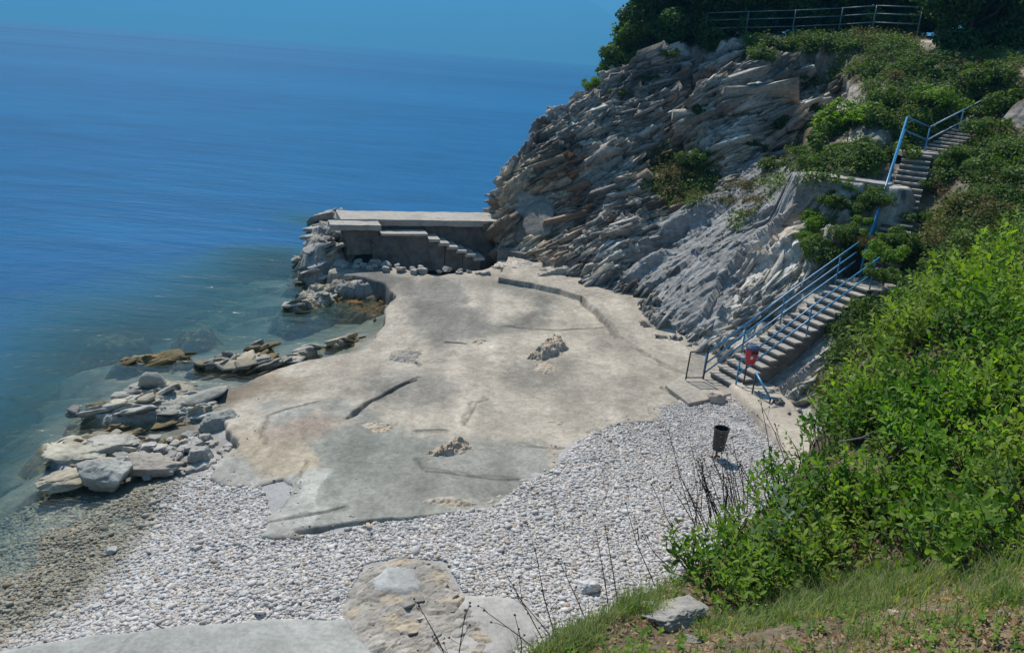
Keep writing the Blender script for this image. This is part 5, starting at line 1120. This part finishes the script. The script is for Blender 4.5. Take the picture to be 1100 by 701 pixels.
ST = [(590, 700, 540, 610, 3.9, 3), (585, 705, 520, 655, 3.8, 2), (600, 696, 575, 590, 3.9, 4), (605, 700, 556, 640, 3.9, 3), (490, 725, 500, 655, 3.5, 4), (485, 720, 450, 650, 3.5, 3), (500, 725, 470, 690, 3.5, 2), (640, 690, 600, 600, 4.1, 3), (655, 660, 640, 570, 4.3, 3), (665, 655, 650, 565, 4.3, 2),
      (700, 620, 672, 540, 4.6, 3), (745, 560, 726, 500, 5.2, 3), (755, 560, 718, 462, 5.2, 2), (770, 550, 740, 470, 5.4, 4), (790, 540, 775, 465, 5.5, 3), (800, 530, 786, 470, 5.6, 3), (812, 530, 780, 478, 5.6, 2), (830, 510, 815, 420, 6, 2), (845, 500, 815, 430, 6.1, 3), (868, 470, 842, 405, 6.6, 2), (880, 445, 850, 395, 6.8, 2),
      (780, 545, 765, 490, 5.4, 4), (760, 565, 735, 520, 5.2, 4), (735, 590, 700, 520, 4.9, 3), (808, 525, 795, 500, 5.6, 4), (720, 610, 690, 575, 4.6, 3), (850, 495, 832, 455, 6.1, 4), (560, 715, 553, 660, 3.7, 2)]
for k, s in enumerate(ST):
    where = ['over the bottom of the beach' if s[1] > 680 else 'over the middle of the pebbles' if s[1] > 560 else 'near the black bin' if s[0] < 815 else 'in front of the stair foot'][0]
    stalk(*s, 'thin dark dry stalk standing '+where, 700+k)
for k in range(26):
    x = random.uniform(742, 812); y = 560-(x-742)*.45+random.uniform(-5, 12); stalk(x, y, x+random.uniform(-22, 8), y-random.uniform(28, 60), 5.4, 2, 'thin dark dry stalk standing near the black bin', 800+k)
# dead twig on the thicket
tw = empty('twig', aty(905, 472, 5.0), 'bare pale twig lying across the thicket', 'twig'); o0 = aty(905, 472, 5.0)
MB().tube([aty(902, 474, 5.0)-o0, aty(925, 470, 5.0)-o0, aty(950, 473, 5.05)-o0], [.006, .005, .002], 5).build('stem', M['wood'], tw)
MB().tube([aty(925, 470, 5.0)-o0, aty(940, 462, 5.05)-o0], [.004, .001], 5).build('side_twig', M['wood'], tw)

# ------------------------------------------------------------------ sea
def water_mat():
    m, nt, b = newmat('sea water'); nt.nodes.remove(b); out = nt.nodes['Material Output']
    dep = nn(nt, 'ShaderNodeAttribute', attribute_name='depth').outputs['Fac']
    P = pos(nt)
    w1 = noise(nt, 1.0, 3, .55, pos(nt, (1.3, 2.8, 1), (0, 0, .25))); w2 = noise(nt, 1.0, 4, .6, pos(nt, (.22, .6, 1), (0, 0, .1))); w3_ = noise(nt, 6.0, 2, .5, P)
    b1 = bump(nt, None, w2, 1, .20); b2 = bump(nt, None, w1, 1, .042, b1); b3 = bump(nt, None, w3_, .3, .004, b2)
    # tint of the water body: turquoise shallow to deep blue, streaked by currents far out
    cur = noise(nt, 1.0, 4, .6, pos(nt, (.0009, .006, 1), (0, 0, -.08)), .4)
    near = noise(nt, 1.0, 5, .62, pos(nt, (.10, .30, 1), (0, 0, .1)))
    deepc = mixc(nt, 'MIX', ramp(nt, cur, [(.3, 0), (.75, 1)]), (.003, .062, .175), (.012, .16, .35))
    deepc = mixc(nt, 'MULTIPLY', .5, deepc, ramp(nt, near, [(.3, .55), (.7, 1.2)]))
    bodyc = mixc(nt, 'MIX', ramp(nt, dep, [(.18, 0), (.6, 1)]), (.022, .125, .13), deepc)
    d = nt.nodes.new('ShaderNodeBsdfDiffuse'); nt.links.new(bodyc, d.inputs[0])
    tint = mixc(nt, 'MIX', ramp(nt, dep, [(0.0, 0), (.4, 1)]), (.93, .97, .95), (.30, .62, .62))
    tr = nt.nodes.new('ShaderNodeBsdfTransparent'); nt.links.new(tint, tr.inputs[0])
    mx = nt.nodes.new('ShaderNodeMixShader'); nt.links.new(ramp(nt, dep, [(0, 0), (.06, .05), (.2, .3), (.45, .85), (.75, 1)]), mx.inputs[0]); nt.links.new(tr.outputs[0], mx.inputs[1]); nt.links.new(d.outputs[0], mx.inputs[2])
    g = nn(nt, 'ShaderNodeBsdfGlossy', Roughness=.2); nt.links.new(b3, g.inputs['Normal'])
    fr = nn(nt, 'ShaderNodeFresnel', IOR=1.33); nt.links.new(b3, fr.inputs['Normal'])
    mx2 = nt.nodes.new('ShaderNodeMixShader'); frc = nn(nt, 'ShaderNodeMath', operation='MINIMUM'); frc.inputs[1].default_value = .18; nt.links.new(fr.outputs[0], frc.inputs[0]); nt.links.new(frc.outputs[0], mx2.inputs[0]); nt.links.new(mx.outputs[0], mx2.inputs[1]); nt.links.new(g.outputs[0], mx2.inputs[2]); nt.links.new(mx2.outputs[0], out.inputs[0])
    return m
def build_sea():
    gx = np.geomspace(1, 12000, 60)-1
    xs = np.unique(np.r_[-20-gx, np.arange(-20, 6, .3), 6+gx]); ys = np.unique(np.r_[4-np.geomspace(1, 2000, 25)+1, np.arange(4, 60, .3), 60+np.geomspace(1, 12000, 60)-1])
    X, Y = np.meshgrid(xs, ys, indexing='ij'); Xc = np.clip(X, -55, 38); Yc = np.clip(Y, 3, 88)
    D = -GH(Xc, Yc); far = sm(0, 1, np.maximum(np.maximum(-X-45, Y-70)/20, 0)); D = D*(1-far)+10*far
    keep = ~((X > 6.5) & (Y < 45)) & ~((X > 2) & (Y < 5)); f = gridf(*X.shape); f = f[keep.ravel()[f].all(1)]; use = np.zeros(X.size, bool); use[f.ravel()] = True; ix = np.cumsum(use)-1
    V = np.stack([X, Y, 0*X], -1).reshape(-1, 3)[use]; o = mesh('sea', V, ix[f], water_mat(), smooth=True, attr={'depth': np.clip(D/6, 0, 1).ravel()[use]}); tag(o, None, None, kind='structure'); o['label'] = 'calm clear blue sea'
build_sea()
def deep_floor():
    mb = MB(); mb.add([(-12500, -2000, -17), (12500, -2000, -17), (12500, 12500, -17), (-12500, 12500, -17)], [(0, 1, 2, 3)])
    o = mb.build('ground', plain('deep sea bed', (.03, .05, .05), .9)); o['kind'] = 'structure'; o['label'] = 'deep sea floor'
deep_floor()
def hills():
    n, m = 260, 40; th = np.linspace(-1.0, .75, n); X = []; ang = th
    V = []
    for a in ang:
        for k in range(m):
            q = k/(m-1); R = 8200+2600*q; x = math.sin(a)*R; y = math.cos(a)*R; V.append((x, y, q))
    V = np.array(V); px, _ = proj(np.stack([V[:, 0], V[:, 1], 0*V[:, 0]+300], 1)); prof = 760+120*fbm(np.stack([V[:, 0]/1500, V[:, 1]*0, 0*V[:, 0]], 1), 2, 4)-330*sm(615, 690, px)-80
    q = V[:, 2]; h = prof*sm(0, .75, q)*(1-.35*sm(.75, 1, q))+120*fbm(V*np.array([1/700, 1/700, 0]), 5, 5)*sm(0, .3, q)-4
    V[:, 2] = h; c = np.array([.09, .12, .07])*(1+.3*fbm(V/400, 6, 4))[:, None]
    o = mesh('hills', V, gridf(n, m), M['soil'], col=c, smooth=True); o['kind'] = 'structure'; o['label'] = 'far mountain shore across the bay fading into blue haze'
hills()
# air
def haze():
    m = bpy.data.materials.new('haze'); m.use_nodes = True; nt = m.node_tree; nt.nodes.remove(nt.nodes['Principled BSDF']); v = nt.nodes.new('ShaderNodeVolumePrincipled'); v.inputs['Color'].default_value = HZ_COL; v.inputs['Density'].default_value = HZ_DEN; v.inputs['Anisotropy'].default_value = .25
    nt.links.new(v.outputs[0], nt.nodes['Material Output'].inputs['Volume'])
    s = 13000; mb = MB(); mb.hull8([(-s, -2500, -18), (s, -2500, -18), (s, s, -18), (-s, s, -18), (-s, -2500, 1100), (s, -2500, 1100), (s, s, 1100), (-s, s, 1100)]); o = mb.build('haze', m); o['kind'] = 'stuff'; o['label'] = 'thin blue haze over the sea'
HZ_COL = (.12, .52, 1.0, 1); HZ_DEN = 3.5e-4
haze()

# ------------------------------------------------------------------ light, sky, camera
EL, AZ = math.radians(55), math.radians(-28)      # azimuth measured from +Y towards +X
sv = Vector((math.sin(AZ)*math.cos(EL), math.cos(AZ)*math.cos(EL), math.sin(EL)))
sl = bpy.data.lights.new('sun', 'SUN'); sl.energy = 4.4; sl.angle = math.radians(.53); sl.color = (1, .93, .83); so = bpy.data.objects.new('sun', sl); so.rotation_euler = (-sv).to_track_quat('-Z', 'Y').to_euler(); C.objects.link(so)
w = bpy.data.worlds.new('World'); SC.world = w; w.use_nodes = True; nt = w.node_tree; sk = nt.nodes.new('ShaderNodeTexSky'); sk.sky_type = 'NISHITA'; sk.sun_disc = False; sk.sun_elevation = EL; sk.sun_rotation = AZ
sk.air_density = 1.2; sk.dust_density = .2; sk.ozone_density = 1.5
bg = nt.nodes['Background']; nt.links.new(sk.outputs[0], bg.inputs[0]); bg.inputs[1].default_value = .065
cam = bpy.data.cameras.new('camera'); cam.sensor_width = 36; cam.lens = F/1100*36; cam.clip_start = .05; cam.clip_end = 40000
R0 = Vector((1, 0, 0)); Uv = Vector((0, sP, cP)); Fv = Vector((0, cP, -sP)); Rv = R0*cT+Uv*sT; Up = Uv*cT-R0*sT
co = bpy.data.objects.new('camera', cam); co.matrix_world = Matrix(((Rv.x, Up.x, -Fv.x, 0), (Rv.y, Up.y, -Fv.y, 0), (Rv.z, Up.z, -Fv.z, EYE), (0, 0, 0, 1))); C.objects.link(co); SC.camera = co
SC.view_settings.view_transform = 'Standard'; SC.view_settings.look = 'None'; SC.view_settings.exposure = .72; SC.view_settings.gamma = 1
SC.cycles.use_denoising = True; SC.cycles.max_bounces = 6; SC.cycles.transparent_max_bounces = 12; SC.cycles.volume_bounces = 0; SC.cycles.caustics_reflective = False; SC.cycles.caustics_refractive = False
